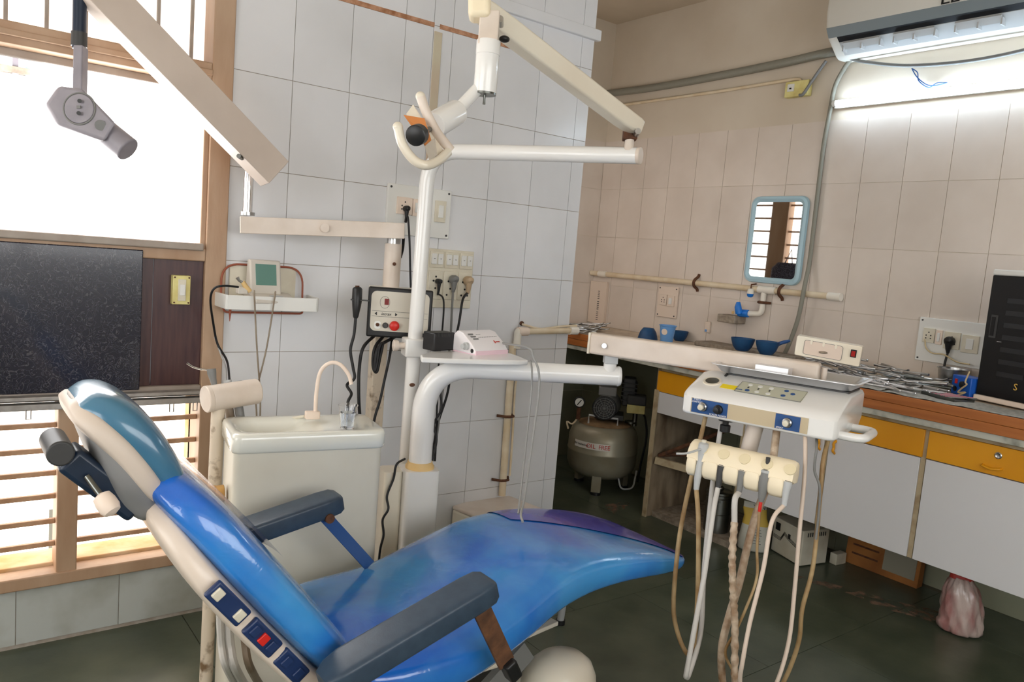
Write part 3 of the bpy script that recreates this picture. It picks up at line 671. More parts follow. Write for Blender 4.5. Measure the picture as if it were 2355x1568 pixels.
for a, t, m in ((.155, .58, 'plate_white'), (.182, .58, 'plate_white'), (.212, .58, 'plate_white'), (.158, .26, 'blue_label'), (.184, .26, 'plate_white'), (.214, .26, 'plate_white'), (.252, .58, 'blue_label'), (.272, .46, 'blue_label'), (.252, .30, 'blue_label')):
    ob('key', MB().lathe([(.0062, 0), (.006, .001), (.001, .0013)], slope(a, t, .002), SN, 16), m, kp)
for a in (.155, .182, .212): ob('key_mark', MB().cbox(slope(a, .43, .0022), DU*.004, ST*.008, SN*.0008), 'dark_gray', kp)
ob('brand_strip', MB().cbox(slope(.136, .24, .0022), DU*.018, ST*.004, SN*.0008), 'blue_label', kp)
ob('gauge_rim', MB().lathe([(.026, 0), (.025, .003), (.020, .003)], slope(.052, .45, .0), SN, 32), 'enamel_cream', head)
ob('gauge_face', MB().lathe([(.0185, .002), (.0185, .004), (.002, .0045)], slope(.052, .45, .0), SN, 32), 'steel_dark', head)
ob('power_rocker', MB().cbox(slope(.072, .95, .001), DU*.006, ST*.016, SN*.005), 'black_plastic', head)
ob('warning_sticker', MB().cbox(slope(.105, .30, .001), DU*.042, ST*.024, SN*.0008), 'yellow_sticker', head)
hr_ = DL(HWD, .10, .028)
ob('head_handle', MB().tube(fillet([DL(HWD-.02, .05, .012), DL(HWD+.055, .05, .012), DL(HWD+.055, .19, .012), DL(HWD-.02, .19, .012)], .03, 6), .011, 16), 'enamel_white', du)
ob('tray_bed', MB().cbox(DL(.235, .205, .107), DU*.32, DV*.13, DW*.006), 'dark_gray', head)
# viewer box on its stem
vc = P(1905, 805, 2.12); vu = (P(1975, 815, 2.08)-P(1838, 790, 2.16)).normalized(); vn = vu.cross(Z_); vn = -vn if vn.dot(CF) > 0 else vn
vup = (Z_*.97-vn*-.2); vup = (Z_ - vn*(-.12)); vup = (vup-vu*vup.dot(vu)).normalized(); vn = vu.cross(vup)
ob('viewer_stem', MB().cyl(P(1897, 845, 2.13), V((P(1897, 845, 2.13).x, P(1897, 845, 2.13).y, .97)), .008), 'enamel_pink', du)
vb = ob('film_viewer', MB().prism(rrect(.170, .056, .005), vc+vn*-.012, vu, vup, vn*.024), 'enamel_cream', du, bevel=.002)
ob('viewer_recess', MB().prism(rrect(.100, .040, .006), vc+vn*.0124-vu*.012, vu, vup, vn*.0012), 'recess_pink', vb)
ob('recess_rim', MB().tube([vc+vn*.0134-vu*.012+vu*a+vup*b for a, b in rrect(.100, .040, .006)+[rrect(.100, .040, .006)[0]]], .0007, 5), 'gray_plastic', vb)
ob('smudge', MB().sphere(vc+vn*.0132-vu*.01-vup*.006, (.012, .012, .0035)), 'stone_gray', vb)
for k in (-1, 0, 1): ob('film_clip', MB().prism(rrect(.006, .012, .0028), vc+vn*.013+vu*(-.012+.032*k)+vup*.016, vu, vup, vn*.0018), 'enamel_cream', vb)
sw_ = ob('switch_frame', MB().prism(rrect(.015, .021, .001), vc+vn*.0124+vu*.066+vup*.006, vu, vup, vn*.0018), 'black_plastic', vb)
ob('red_rocker', MB().prism(rrect(.010, .015, .001), vc+vn*.0142+vu*.066+vup*.006, vu, vup, vn*.003), 'red_dark', sw_)
# post and handpiece holder under the head
pc = DL(.185, .10, 0)
ob('holder_post', MB().cyl(DL(.185, .09, .01), DL(.165, .07, -.17), .022), 'enamel_pink', du)
ob('hand_screw', MB().lathe([(.022, 0), (.02, -.010), (.008, -.012), (.008, -.02), (.014, -.022), (.014, -.040), (.004, -.042)], DL(.110, .06, 0)), 'black_plastic', du)
HO = DL(.030, -.03, -.150)          # left lower front corner of the holder
hb0, hb1 = PZ(1577, 1092, .735), PZ(1812, 1152, .735); HUv = (hb1-hb0).normalized(); HVv = V((-HUv.y, HUv.x, 0)); HLen = (hb1-hb0).length
HLp = lambda a, b, c: hb0+HUv*a+HVv*b+Z_*c
bprof = [(-.003, .046), (.002, .066), (.016, .086), (.034, .094), (.052, .088), (.058, .06), (.05, .034), (.02, .036)]
lprof = [(.014, .0), (.004, .002), (-.006, .012), (-.009, .034), (-.004, .050), (.014, .052), (.034, .05), (.034, .004)]
slots = [.035, .093, .148, .205, .262]
SLW = [.010, .0075, .0075, .0115, .0075]
hbar = ob('holder_bar', MB().loft([[HLp(t, .02, .06)+HVv*((p[0]-.02)*s_)+Z_*((p[1]-.06)*s_) for p in bprof] for t, s_ in ((-.004, .80), (0, .94), (.006, 1), (HLen-.006, 1), (HLen, .94), (HLen+.004, .80))]), 'holder_ivory', du, smooth=50)
cuts = [0]+[v for s_, w_ in zip(slots, SLW) for v in (s_-w_, s_+w_)]+[HLen]
for k, (a, b) in enumerate(zip(cuts[0::2], cuts[1::2])):
    if b-a < .004: continue
    ob('holder_cheek', MB().loft([[HLp(t, .01, .03)+HVv*((p[0]-.01)*s_)+Z_*((p[1]-.03)*s_) for p in lprof] for t, s_ in ((a, .86), (a+.0025, .96), (a+.006, 1), (b-.006, 1), (b-.0025, .96), (b, .86))]), 'holder_ivory', du, smooth=60)
for s_ in slots: ob('holder_pad', MB().lathe([(.0145, -.002), (.0140, .0012), (.002, .0016)], HLp(s_, .008, .076), (Z_*.57-HVv*.82).normalized(), 20), 'holder_pad', hbar)

# five handpieces and their hanging hoses
def hose(pts, r, m, parent, name='hose', n=7): return ob(name, MB().tube(spl(pts, n), r, 10), m, parent, smooth=60)
def sl(k, b=-.004, c=.03): return HLp(slots[k], b, c)
d1 = [(sl(k)-EYEP).dot(CF) for k in range(5)]
t = thing('water_syringe', 'grey three-way syringe with side nozzle in the ivory holder', 'syringe', sl(0))
ob('body', MB().tube([sl(0, -.004, -.03), sl(0, -.004, .0), sl(0, .004, .035), sl(0, .010, .060), sl(0, .012, .076), sl(0, .012, .090), sl(0, .012, .094)], [.007, .009, .010, .012, .014, .013, .006], 16), 'light_gray', t)
ob('nozzle', MB().tube(spl([sl(0, .004, .078), P(1580, 1042, d1[0]-.03), P(1556, 1043, d1[0]-.04)], 4), .003, 8), 'light_gray', t)
ob('button', MB().cyl(sl(0, .012, .092), sl(0, .012, .100), .006), 'plate_ivory', t)
hose([sl(0, -.004, -.028), P(1606, 1200, d1[0]-.02), P(1605, 1350, d1[0]-.03), P(1600, 1440, d1[0]-.02), P(1592, 1500, d1[0]+.02), P(1578, 1500, d1[0]+.06), P(1560, 1460, d1[0]+.08), P(1549, 1400, d1[0]+.09), P(1555, 1300, d1[0]+.10), P(1572, 1180, d1[0]+.12), DL(.045, .08, .0)], .0062, 'hose_dirty', t)
def handpiece(k, label, mk, hm, hpts, r=.0058, cap='steel'):
    t = thing('handpiece_hose', label, 'handpiece hose', sl(k))
    ob('coupling', MB().tube([sl(k, -.006, -.012), sl(k, -.004, .0), sl(k, -.002, .024), sl(k, .002, .040), sl(k, .003, .046)], [.0065, .0072, .0085, .0105, .0105], 18), mk, t)
    ob('socket_face', MB().cyl(sl(k, .0032, .0462), sl(k, .0036, .0475), .0085, n=18), 'dark_gray', t)
    hose([sl(k, -.006, -.010)]+hpts, r, hm, t); return t
h = handpiece(1, 'pale lilac-grey handpiece hose hanging from the second holder slot', 'dark_gray', 'hose_gray', [P(1640, 1180, d1[1]-.02), P(1620, 1320, d1[1]-.04), P(1598, 1440, d1[1]-.05), P(1580, 1540, d1[1]-.05), P(1578, 1556, d1[1]-.03), P(1586, 1545, d1[1]), P(1612, 1450, d1[1]+.05), P(1620, 1300, d1[1]+.08), P(1640, 1100, d1[1]+.12), DL(.085, .10, .0)], .0065)
h = handpiece(2, 'handpiece hose with crinkled clear tape wrapping in the middle holder slot', 'gray_plastic', 'hose_gray', [P(1690, 1150, d1[2]-.02), P(1689, 1205, d1[2]-.02)], .0075)
pts = [P(1689, 1200, d1[2]-.02), P(1684, 1280, d1[2]-.03), P(1686, 1360, d1[2]-.03), P(1690, 1440, d1[2]-.03), P(1690, 1568, d1[2]-.03), P(1695, 1660, d1[2]+.02)]
pp = spl(pts, 14); ob('taped_hose', MB().tube(pp, [.0088+.0012*sin(i*1.9)+.0006*sin(i*4.7) for i in range(len(pp))], 12), 'hose_taped', h, smooth=60)
t = thing('slow_handpiece', 'dark grey-green slow-speed handpiece with red cable in the holder', 'handpiece', sl(3))
ob('body', MB().tube([sl(3, -.004, -.018), sl(3, -.002, -.006), sl(3, .0, .010), sl(3, .004, .028), sl(3, .008, .046), sl(3, .010, .060), sl(3, .011, .064)], [.006, .009, .0105, .0150, .0145, .0125, .006], 20), 'gray_plastic', t)
ob('collar_ring', MB().lathe([(.0135, 0), (.0142, .003), (.0135, .007)], sl(3, .0095, .054)), 'light_gray', t)
ob('spigot', MB().tube([sl(3, .0105, .062), sl(3, .011, .078), sl(3, .0115, .092)], [.0055, .005, .0055], 14), 'dark_gray', t)
ob('red_sleeve', MB().tube([sl(3, -.004, -.016), sl(3, -.006, -.030), sl(3, -.006, -.042)], .0042, 10), 'red', t)
hose([sl(3, -.006, -.040), P(1741, 1260, d1[3]), P(1740, 1330, d1[3]), P(1715, 1400, d1[3]), P(1690, 1455, d1[3]+.02), P(1668, 1500, d1[3]+.03), P(1690, 1550, d1[3]+.04), P(1720, 1600, d1[3]+.08)], .0035, 'hose_dirty', t)
h = handpiece(4, 'thin pinkish handpiece hose in the last holder slot near the viewer', 'light_gray', 'hose_pink', [P(1775, 1200, d1[4]-.02), P(1755, 1310, d1[4]-.03), P(1725, 1430, d1[4]-.03), P(1708, 1520, d1[4]-.03), P(1702, 1568, d1[4]), P(1712, 1620, d1[4]+.05)], .0052)
# other tubes under the head
def loose(label, pts, r, m, name='supply_hose'): return tag(ob(name, MB().tube(spl(pts, 7), r, 10), m, smooth=60), label, 'hose')
loose('wide taped hose dropping from under the control head to the floor', [DL(.245, .07, .01), P(1772, 1090, 1.97), P(1740, 1180, 1.96), P(1718, 1260, 1.95), P(1700, 1340, 1.95), P(1676, 1420, 1.95), P(1660, 1490, 1.95), P(1662, 1568, 1.97), P(1680, 1640, 2.0)], .0098, 'hose_taped')
loose('pale green-grey hose looping down from the right of the control head', [DL(.315, .06, .01), P(1852, 1020, 1.93), P(1850, 1100, 1.92), P(1838, 1230, 1.92), P(1828, 1350, 1.92), P(1815, 1470, 1.92), P(1790, 1560, 1.92), P(1760, 1620, 1.95)], .0052, 'hose_pink')
loose('dirty ochre hose hanging beside the head handle', [DL(.375, .08, .0), P(1893, 1060, 1.92), P(1885, 1150, 1.92), P(1870, 1300, 1.92), P(1845, 1400, 1.93), P(1838, 1470, 1.95), P(1815, 1540, 1.97), P(1785, 1600, 2.0)], .0055, 'hose_dirty')
loose('thin dark grey cable twisted beside the ochre hose', [DL(.345, .07, .0), P(1878, 1030, 1.90), P(1873, 1080, 1.90), P(1885, 1120, 1.90), P(1883, 1180, 1.905), P(1876, 1240, 1.91)], .0032, 'gray_plastic')
# steel tray on the head
tr = lambda a, b, c: DL(a, b, c)
tray = thing('instrument_tray', 'stainless steel instrument tray lying on the control head', 'tray', DL(.22, .205, .110))
def trr(w, d, r, c): return [DL(.222+a, .212+b, c) for a, b in rrect(w, d, r, 5)]
ob('pan', MB().loft([trr(.34, .145, .02, .111), trr(.35, .155, .022, .113), trr(.385, .190, .03, .132), trr(.40, .205, .03, .133), trr(.40, .205, .03, .1345), trr(.383, .188, .03, .1345), trr(.346, .150, .022, .116), trr(.02, .02, .005, .116)]), 'steel_bright', tray, smooth=40)
m_ = DL(.20, .155, .134); ob('steel_insert', MB().cbox(DL(.19, .165, .132), DU*.09, DV*.04, DW*.028), 'steel_bright', tray)

# ---------------------------------------------------------------- operating light on its pole
ol = thing('operating_light', 'white operating light on a bent pole with U-shaped handle and spring arm', 'dental lamp', P(918, 1055, 2.52))
pb = P(918, 1055, 2.52); pb = V((pb.x, pb.y, 0)); zt = P(1030, 350, 2.44).z
a1, a2 = P(1040, 350, 2.44), P(1468, 358, 2.18)
ptop = V((pb.x, pb.y, zt)); ptop = P(985, 372, 2.46)
pbx = V((ptop.x, ptop.y, 0))
ob('pole', MB().tube(fillet([V((ptop.x-.012, ptop.y, .02)), V((ptop.x, ptop.y, a1.z)), V((a2.x, a2.y, a1.z))], .11, 10), .0235, 24), 'enamel_white', ol, smooth=60)
ob('pole_base', MB().lathe([(.045, 0), (.045, .02), (.03, .03)], (ptop.x-.012, ptop.y, 0)), 'enamel_cream', ol)
ob('arm_end_cap', MB().cyl(V((a2.x, a2.y, a1.z))-(a2-a1).normalized()*.004, V((a2.x, a2.y, a1.z))+(a2-a1).normalized()*.008, .0245, n=24), 'enamel_pink', ol, bevel=.003)
ob('chipped_spot', MB().sphere(P(948, 885, 2.44), (.010, .006, .006)), 'rust', ol)
j = P(1447, 330, 2.18)
ob('arm_pin', MB().cyl(j-Z_*.02, j+Z_*.014, .013), 'enamel_pink', ol)
ob('joint_block', MB().cbox(j+Z_*.026, CR*.04, CF*.03, Z_*.034), 'rust', ol, bevel=.003)
b0, b1 = P(1468, 298, 2.17), P(1106, 22, 1.82)
sarm = MB(); dd = (b1-b0).normalized(); upv = (Z_-dd*dd.z).normalized(); nn = dd.cross(upv)
def bx(t, w, h, o=0): c = b0+(b1-b0)*t+upv*o; return [c-nn*w/2-upv*h/2, c+nn*w/2-upv*h/2, c+nn*w/2+upv*h/2, c-nn*w/2+upv*h/2]
sarm.loft([bx(0, .040, .034, .006), bx(.03, .046, .044, .002), bx(.12, .046, .048), bx(.85, .048, .052), bx(.97, .048, .050), bx(1, .046, .046, 0)])
lsa = ob('spring_arm', sarm, 'enamel_cream', ol, bevel=.006)
for px in ((1466, 304, 2.14), (1150, 48, 1.81)): q = P(*px); ob('bolt', MB().cyl(q+CF*.03, q-CF*.012, .0085), 'steel', lsa)
q = P(1160, 90, 1.83); ob('rubber_plug', MB().sphere(q, (.013, .013, .008)), 'black_plastic', lsa)
e = P(1112, 20, 1.81); ob('knuckle_cover', MB().cbox(e+V((-.012, 0, .012)), CR*.052, CF*.056, CU*.085), 'holder_ivory', ol, bevel=.012)
n0 = P(1123, 62, 1.81)
ob('neck', MB().cbox(P(1125, 70, 1.81), CR*.046, CF*.046, Z_*.075), 'enamel_pink', ol, bevel=.003)
cyt, cyb = P(1124, 94, 1.81), P(1119, 214, 1.81); cyb = V((cyt.x, cyt.y, cyb.z))
cy = ob('transformer_can', MB().lathe([(.0275, 0), (.0285, .002), (.0285, .032), (.0275, .033), (.0275, (cyt-cyb).length-.004), (.026, (cyt-cyb).length)], cyt, -Z_, 36), 'enamel_white', ol, smooth=40)
ob('bottom_plate', MB().cyl(cyb+Z_*.004, cyb-Z_*.002, .027, n=36), 'steel_dark', cy)
ob('bottom_stud', MB().tube([cyb, cyb-Z_*.012, cyb-Z_*.024], [.0035, .0028, .0035], 12), 'steel_dark', cy)
# lamp head: side tube, drum, U handle, reflector shield with black knob
h0, h1 = P(1098, 205, 1.82), P(1050, 256, 1.78)
ob('head_tube', MB().cyl(h0, h1, .0145), 'enamel_white', ol)
dr0, dr1 = P(1050, 258, 1.77), P(998, 288, 1.70)
ob('lamp_drum', MB().tube([dr0, dr0+(dr1-dr0)*.05, dr1-(dr1-dr0)*.05, dr1], [.028, .029, .029, .028], 30), 'enamel_white', ol)
lp = thing  # lamp yoke
U = [P(967, 222, 1.66), P(982, 262, 1.665), P(1005, 305, 1.67), P(1028, 335, 1.675), P(1036, 345, 1.68)]
Lh = [P(915, 292, 1.60), P(925, 330, 1.60), P(950, 366, 1.605), P(980, 380, 1.61), P(1010, 368, 1.64), P(1030, 350, 1.67)]
ob('handle_bar', MB().tube(spl(U, 5), .0105, 16), 'enamel_pink', ol, smooth=60)
ob('handle_bar', MB().tube(spl(Lh, 5), .0100, 16), 'enamel_cream', ol, smooth=60)
for a_ in (P(967, 222, 1.66), P(915, 292, 1.60)): ob('handle_tip', MB().sphere(a_, .0108), 'enamel_cream', ol)
sn = (dr1-dr0).normalized()
ob('shield_plate', MB().hexa([P(950, 240, 1.67), P(1020, 345, 1.67), P(1004, 362, 1.65), P(934, 262, 1.65)]+[p_+CF*.004 for p_ in (P(950, 240, 1.67), P(1020, 345, 1.67), P(1004, 362, 1.65), P(934, 262, 1.65))]), 'enamel_cream', ol)
am = [P(928, 264, 1.636), P(976, 272, 1.640), P(992, 322, 1.636), P(978, 334, 1.630)]
ob('amber_filter', MB().hexa(am+[p_+CF*.003 for p_ in am]), 'lamp_orange', ol)
rf = [P(974, 330, 1.632), P(1000, 318, 1.640), P(1006, 356, 1.634), P(988, 370, 1.626)]
ob('reflector', MB().hexa(rf+[p_+CF*.003 for p_ in rf]), 'chrome', ol)
kc = P(960, 310, 1.60); kd = (P(985, 300, 1.66)-kc).normalized()
ob('knob_stem', MB().cyl(kc, P(988, 297, 1.66), .006), 'steel_dark', ol)
ob('focus_knob', MB().tube([kc-kd*.014, kc-kd*.012, kc+kd*.010, kc+kd*.012], [.019, .0215, .0215, .019], 26), 'black_plastic', ol)

# ---------------------------------------------------------------- clamp-on tray with scaler and adapter
tz = .952
tx = lambda x, y, z=tz: PZ(x, y, z)
at = thing('clamp_tray', 'white plastic tray clamped to the lamp pole', 'tray', (ptop.x, ptop.y, tz-.03))
tc0 = V((ptop.x-.004, ptop.y, tz))
fr, fl = tx(1215, 828), tx(985, 822)
td = (fr-fl).normalized(); tn = V((-td.y, td.x, 0))
poly = [fl-td*.02, fl+td*.05-tn*.012, fl+td*.2-tn*.018, fr-td*.03-tn*.010, fr, fr+td*.004+tn*.08, fr+td*.0+tn*.15, fr-td*.03+tn*.165, fl+td*.06+tn*.15, fl-td*.01+tn*.05]
ob('tray_plate', MB().loft([[p_-Z_*.016 for p_ in poly], poly]), 'enamel_white', at, bevel=.004)
ob('clamp', MB().cbox(tc0-Z_*.005, td*.075, tn*.070, Z_*.060), 'enamel_white', at, bevel=.006)
cs = tc0-td*.055-tn*.01
ob('clamp_screw', MB().lathe([(.010, 0), (.010, .022), (.016, .023), (.018, .028), (.018, .038), (.014, .040)], cs+td*.02, -td, 18), 'enamel_pink', at)
sA, sB = tx(1105, 818), tx(1208, 812)
scl = thing('ultrasonic_scaler', 'white desktop scaler with red emblem and grey keys on the clamp tray', 'scaler', (sA+sB)/2+tn*.05)
sd_ = (sB-sA).normalized(); sn_ = V((-sd_.y, sd_.x, 0)); SL = .150; s0 = sA+sn_*.015-sd_*.012
S_ = lambda a, b, c: s0+sd_*a+sn_*b+Z_*c
ob('case', MB().loft([[S_(a, b*k+.05*(1-k), c) for b, c in ((0, .002), (-.004, .012), (.012, .030), (.060, .064), (.085, .068), (.105, .05), (.110, .004))] for a, k in ((0, .97), (.006, 1), (SL-.006, 1), (SL, .97))]), 'scaler_white', scl, bevel=.003)
ob('plinth', MB().loft([[S_(a, b, c) for b, c in ((-.006, 0), (-.005, .013), (.112, .013), (.112, 0))] for a in (.002, SL-.002)]), 'scaler_pink', scl)
fN = (V((0, 0, .048))-sn_*.0+sn_*0).normalized(); fT = (sn_*.048+Z_*.034).normalized(); fN = sd_.cross(fT)
Fp = lambda a, t, o=.0012: S_(a, .012, .030)+fT*t+fN*o
for k, t in enumerate((.048, .037, .026)): ob('key', MB().cbox(Fp(.026+.004*k, t), sd_*.022, fT*.005, fN*.003), 'gray_plastic', scl, bevel=.001)
for t, n_, a_ in ((.047, 3, .052), (.034, 11, .055)):
    for k in range(n_): ob('indicator_dash', MB().cbox(Fp(a_+.0078*k, t, .0006), sd_*.004, fT*.001, fN*.0008), 'dark_gray', scl)
ob('emblem', MB().cbox(Fp(.108, .010), sd_*.004, fT*.012, fN*.0008).cbox(Fp(.122, .010), sd_*.018, fT*.004, fN*.0008), 'text_red', scl)
ob('water_knob', MB().lathe([(.012, 0), (.012, .010), (.009, .012), (.008, .022)], S_(.0, .035, .024), -sd_, 20), 'light_gray', scl)
ob('side_socket', MB().lathe([(.008, 0), (.007, .002)], S_(.002, .012, .012), -sd_, 16), 'black_plastic', scl)
lead = [S_(SL, .03, .030), P(1215, 800, 2.33), P(1227, 822, 2.31), P(1238, 850, 2.30), P(1240, 890, 2.30), P(1232, 960, 2.28), P(1218, 1060, 2.22), P(1205, 1150, 2.12), P(1198, 1181, 2.05), P(1202, 1200, 2.02)]
ob('scaler_cable', MB().tube(spl(lead, 7), .0034, 10), 'gray_cord', scl)
loose('thin pale second cable falling straight from the clamp tray', [tx(1220, 826)-Z_*.004, P(1223, 850, 2.31), P(1222, 900, 2.31), P(1212, 1000, 2.28), P(1200, 1110, 2.18), P(1192, 1181, 2.06)], .003, 'gray_cord', 'scaler_cord')
aA = tx(1003, 810); ad0 = thing('power_adapter', 'black power adapter box on the clamp tray beside the pole', 'adapter', aA)
a0 = aA+sn_*.012
ob('case', MB().obox(a0+Z_*.001, sd_*.088, sn_*.055, Z_*.058), 'black_plastic', ad0, bevel=.004)
for k in range(12): ob('vent_rib', MB().obox(a0+Z_*.046+sd_*(.008+.006*k)-sn_*.0008, sd_*.002, sn_*.003, Z_*.012), 'dark_gray', ad0)
ob('coiled_lead', MB().tube(spl([a0+sd_*.088+sn_*.01+Z_*.01, a0+sd_*.10-sn_*.01+Z_*.012, a0+sd_*.115-sn_*.015+Z_*.006, a0+sd_*.108-sn_*.005+Z_*.022, a0+sd_*.098-sn_*.012+Z_*.018, a0+sd_*.118-sn_*.005+Z_*.008], 5), .003, 8), 'black_cord', ad0)

# ---------------------------------------------------------------- wall-side X-ray machine
xr = thing('xray_machine', 'pinkish dental X-ray machine with folding arm and black-framed control box', 'X-ray machine', (1.30, 2.36, 0))
c0 = P(900, 640, 2.62)
ob('stand_column', MB().prism([(-.026, -.02), (.026, -.02), (.026, .02), (-.026, .02)], (c0.x+.004, c0.y+.07, 0), X_, Y_, Z_*1.0), 'enamel_stained', xr, bevel=.004)
ob('column_tube', MB().cyl((c0.x, c0.y, P(900, 665, 2.62).z), (c0.x, c0.y, P(900, 560, 2.62).z), .0285, n=30), 'enamel_pink', xr)
ob('column_collar', MB().cyl((c0.x, c0.y, P(900, 562, 2.62).z), (c0.x, c0.y, P(900, 548, 2.62).z), .023, n=30), 'steel', xr)
ob('side_screw', MB().cyl(P(907, 607, 2.60), P(907, 607, 2.58), .006), 'rust', xr)
# control box
bl = P(848, 662, 2.56); bu = (P(1000, 672, 2.60)-P(850, 656, 2.56)).normalized(); bu = V((bu.x, bu.y, 0)).normalized(); bn = V((-bu.y, bu.x, 0))
bz0, bz1 = P(845, 775, 2.56).z, P(848, 658, 2.56).z; BW = .215; BH = bz1-bz0
bo = V((bl.x, bl.y, bz0))
cbx = ob('control_box', MB().obox(bo+bn*.012, bu*BW, bn*.085, Z_*BH), 'enamel_cream', xr, bevel=.004)
ob('black_frame', MB().obox(bo, bu*BW, bn*.014, Z_*BH), 'black_plastic', cbx, bevel=.006)
ob('face_panel', MB().prism([(a+BW/2, b+BH/2+.004) for a, b in rrect(BW-.022, BH-.034, .018, 5)], bo-bn*.0012, bu, Z_, bn*.002), 'panel_gray', cbx)
fx = lambda a, c, o=.0016: bo+bu*a+Z_*c-bn*o
ob('display', MB().cbox(fx(.062, .120), bu*.014, bn*.002, Z_*.020), 'display_red', cbx)
ob('display_ring', MB().tube([fx(.056+.016*cos(t), .118+.020*sin(t)) for t in [2*pi*k/20 for k in range(21)]], .0005, 5), 'dark_gray', cbx)
ob('rule_line', MB().cbox(fx(BW/2, .088), bu*(BW-.03), bn*.001, Z_*.0008), 'dark_gray', cbx)
ob('rule_line', MB().cbox(fx(BW/2, .070), bu*(BW-.03), bn*.001, Z_*.0008), 'dark_gray', cbx)
for s_ in (-1, 1):
    q = .062+s_*.030
    ob('arrow_mark', MB().prism([(0, -.006), (s_*.008, 0), (0, .006)], fx(q, .079), bu, Z_, bn*.001), 'text_black', cbx)
text('intrax', fx(.062, .079, .002), bu, Z_, .014, 'text_black', cbx, shear=.3)
for k in range(9): ob('scale_mark', MB().cbox(fx(.180, .060+.009*k), bu*.006, bn*.001, Z_*.002), 'dark_gray', cbx)
ob('white_badge', MB().prism([(a, b) for a, b in rrect(.022, .026, .009, 5)], fx(.036, .041), bu, Z_, bn*.001), 'plate_white', cbx)
ob('toggle_switch', MB().lathe([(.006, 0), (.006, .004), (.003, .005), (.003, .012)], fx(.036, .042), -bn, 16), 'rust', cbx)
ob('timer_dial', MB().lathe([(.010, 0), (.009, .006), (.007, .012)], fx(.062, .041), -bn, 18), 'dark_gray', cbx)
ob('red_button', MB().lathe([(.0165, 0), (.0165, .004), (.0145, .005), (.0145, .012), (.012, .014)], fx(.092, .041), -bn, 26), 'red', cbx)
# folding arm, post, boom, tube head
ar0, ar1 = P(927, 531, 2.58), P(552, 517, 2.40)
hb = ob('horizontal_arm', MB().beam(ar0, ar1, Z_, .05, .052), 'enamel_pink', xr, bevel=.002)
ob('arm_boss', MB().cyl(P(747, 524, 2.475), P(747, 524, 2.455), .014), 'enamel_pink', hb)
pA, pB = P(569, 495, 2.41), P(571, 395, 2.38); pB = V((pA.x, pA.y, pB.z))
ob('swivel_post', MB().cyl(pA, pB, .0145), 'chrome', xr); ob('post_flange', MB().cyl(pA, pA+Z_*.010, .022), 'steel', xr)
g0, g1 = P(632, 400, 2.36), P(205, -42, 2.02)
bm = ob('boom', MB().beam(g0, g1, CU, .062, .098), 'boom_backlit_gray', xr, bevel=.002)
q = P(551, 360, 2.26); ob('boom_pin', MB().cyl(q+CF*.02, q-CF*.008, .0065), 'steel_dark', bm)
v0, v1 = P(184, -10, 2.02), P(178, 110, 2.02)
ob('yoke_tube', MB().cyl(V((v0.x, v0.y, v0.z)), V((v0.x, v0.y, v1.z)), .0165), 'dark_navy', xr)
ob('yoke_sleeve', MB().cyl(V((v0.x, v0.y, P(178, 72, 2.02).z)), V((v0.x, v0.y, P(178, 104, 2.02).z)), .0195), 'dark_gray', xr)
ob('yoke_arm', MB().beam(P(186, 108, 2.0), P(184, 212, 2.0), CF, .024, .03), 'head_backlit_mauve', xr, bevel=.003)
hexp = [(137, 196), (192, 204), (268, 283), (242, 325), (131, 286), (104, 240)]
D0, D1 = 1.93, 2.05
th = ob('tube_head', MB().loft([[P(x, y, D0) for x, y in hexp], [P(x-20, y+18, D1) for x, y in hexp]]), 'head_backlit_mauve', xr, bevel=.008)
q = P(183, 250, D0); 
ob('head_disc', MB().cyl(q+CF*.004, q-CF*.003, .037, n=36), 'head_backlit_mauve', th, bevel=.002)
ob('head_disc_rim', MB().tube([q-CF*.0005+CR*(.0395*cos(t))+CU*(.0395*sin(t)) for t in [2*pi*k/40 for k in range(41)]], .0025, 6), 'gray_plastic', th)
for x, y in ((183, 232), (181, 260)): ob('disc_screw', MB().cyl(P(x, y, D0-.006), P(x, y, D0-.012), .005), 'dark_gray', th)
ob('name_plate', MB().cbox(P(181, 246, D0-.007), CR*.010, CU*.007, CF*.002), 'gray_plastic', th)
ob('plug_cap', MB().cyl(P(231, 288, D0-.001), P(231, 288, D0-.005), .013, n=24), 'gray_plastic', th)
ob('cone', MB().cyl(P(240, 300, 1.97), P(296, 345, 1.97), .032, n=30), 'head_backlit_mauve', th, bevel=.004)
# exposure switch in its clip at the box side
es = thing('exposure_switch', 'black hand-held exposure switch hanging beside the control box', 'switch', P(820, 720, 2.52))
ob('grip', MB().tube([P(822, 660, 2.52), P(822, 664, 2.52), P(821, 690, 2.52), P(820, 705, 2.52), P(818, 728, 2.52), P(818, 732, 2.52)], [.011, .016, .0165, .014, .009, .006], 16), 'black_plastic', es)
ob('trigger', MB().cyl(P(822, 662, 2.52), P(822, 657, 2.52), .007), 'rust', es)
ob('clip', MB().cbox(P(828, 690, 2.525), bu*.06, bn*.03, Z_*.003), 'dark_gray', es)
ob('cord', MB().tube(spl([P(818, 730, 2.52), P(814, 770, 2.52), P(806, 805, 2.52), P(812, 845, 2.52), P(815, 870, 2.52), P(798, 885, 2.50), P(808, 905, 2.46), P(800, 925, 2.44), P(797, 960, 2.45), P(800, 1010, 2.46)], 7), .0048, 10), 'black_cord', es)
loose('thick black cable dropping from the control box behind the basin', [bo+bu*.03+bn*.05, P(835, 800, 2.56), P(826, 850, 2.56), P(825, 910, 2.56), P(828, 960, 2.58), P(835, 1020, 2.6)], .0055, 'black_cord', 'box_cable')
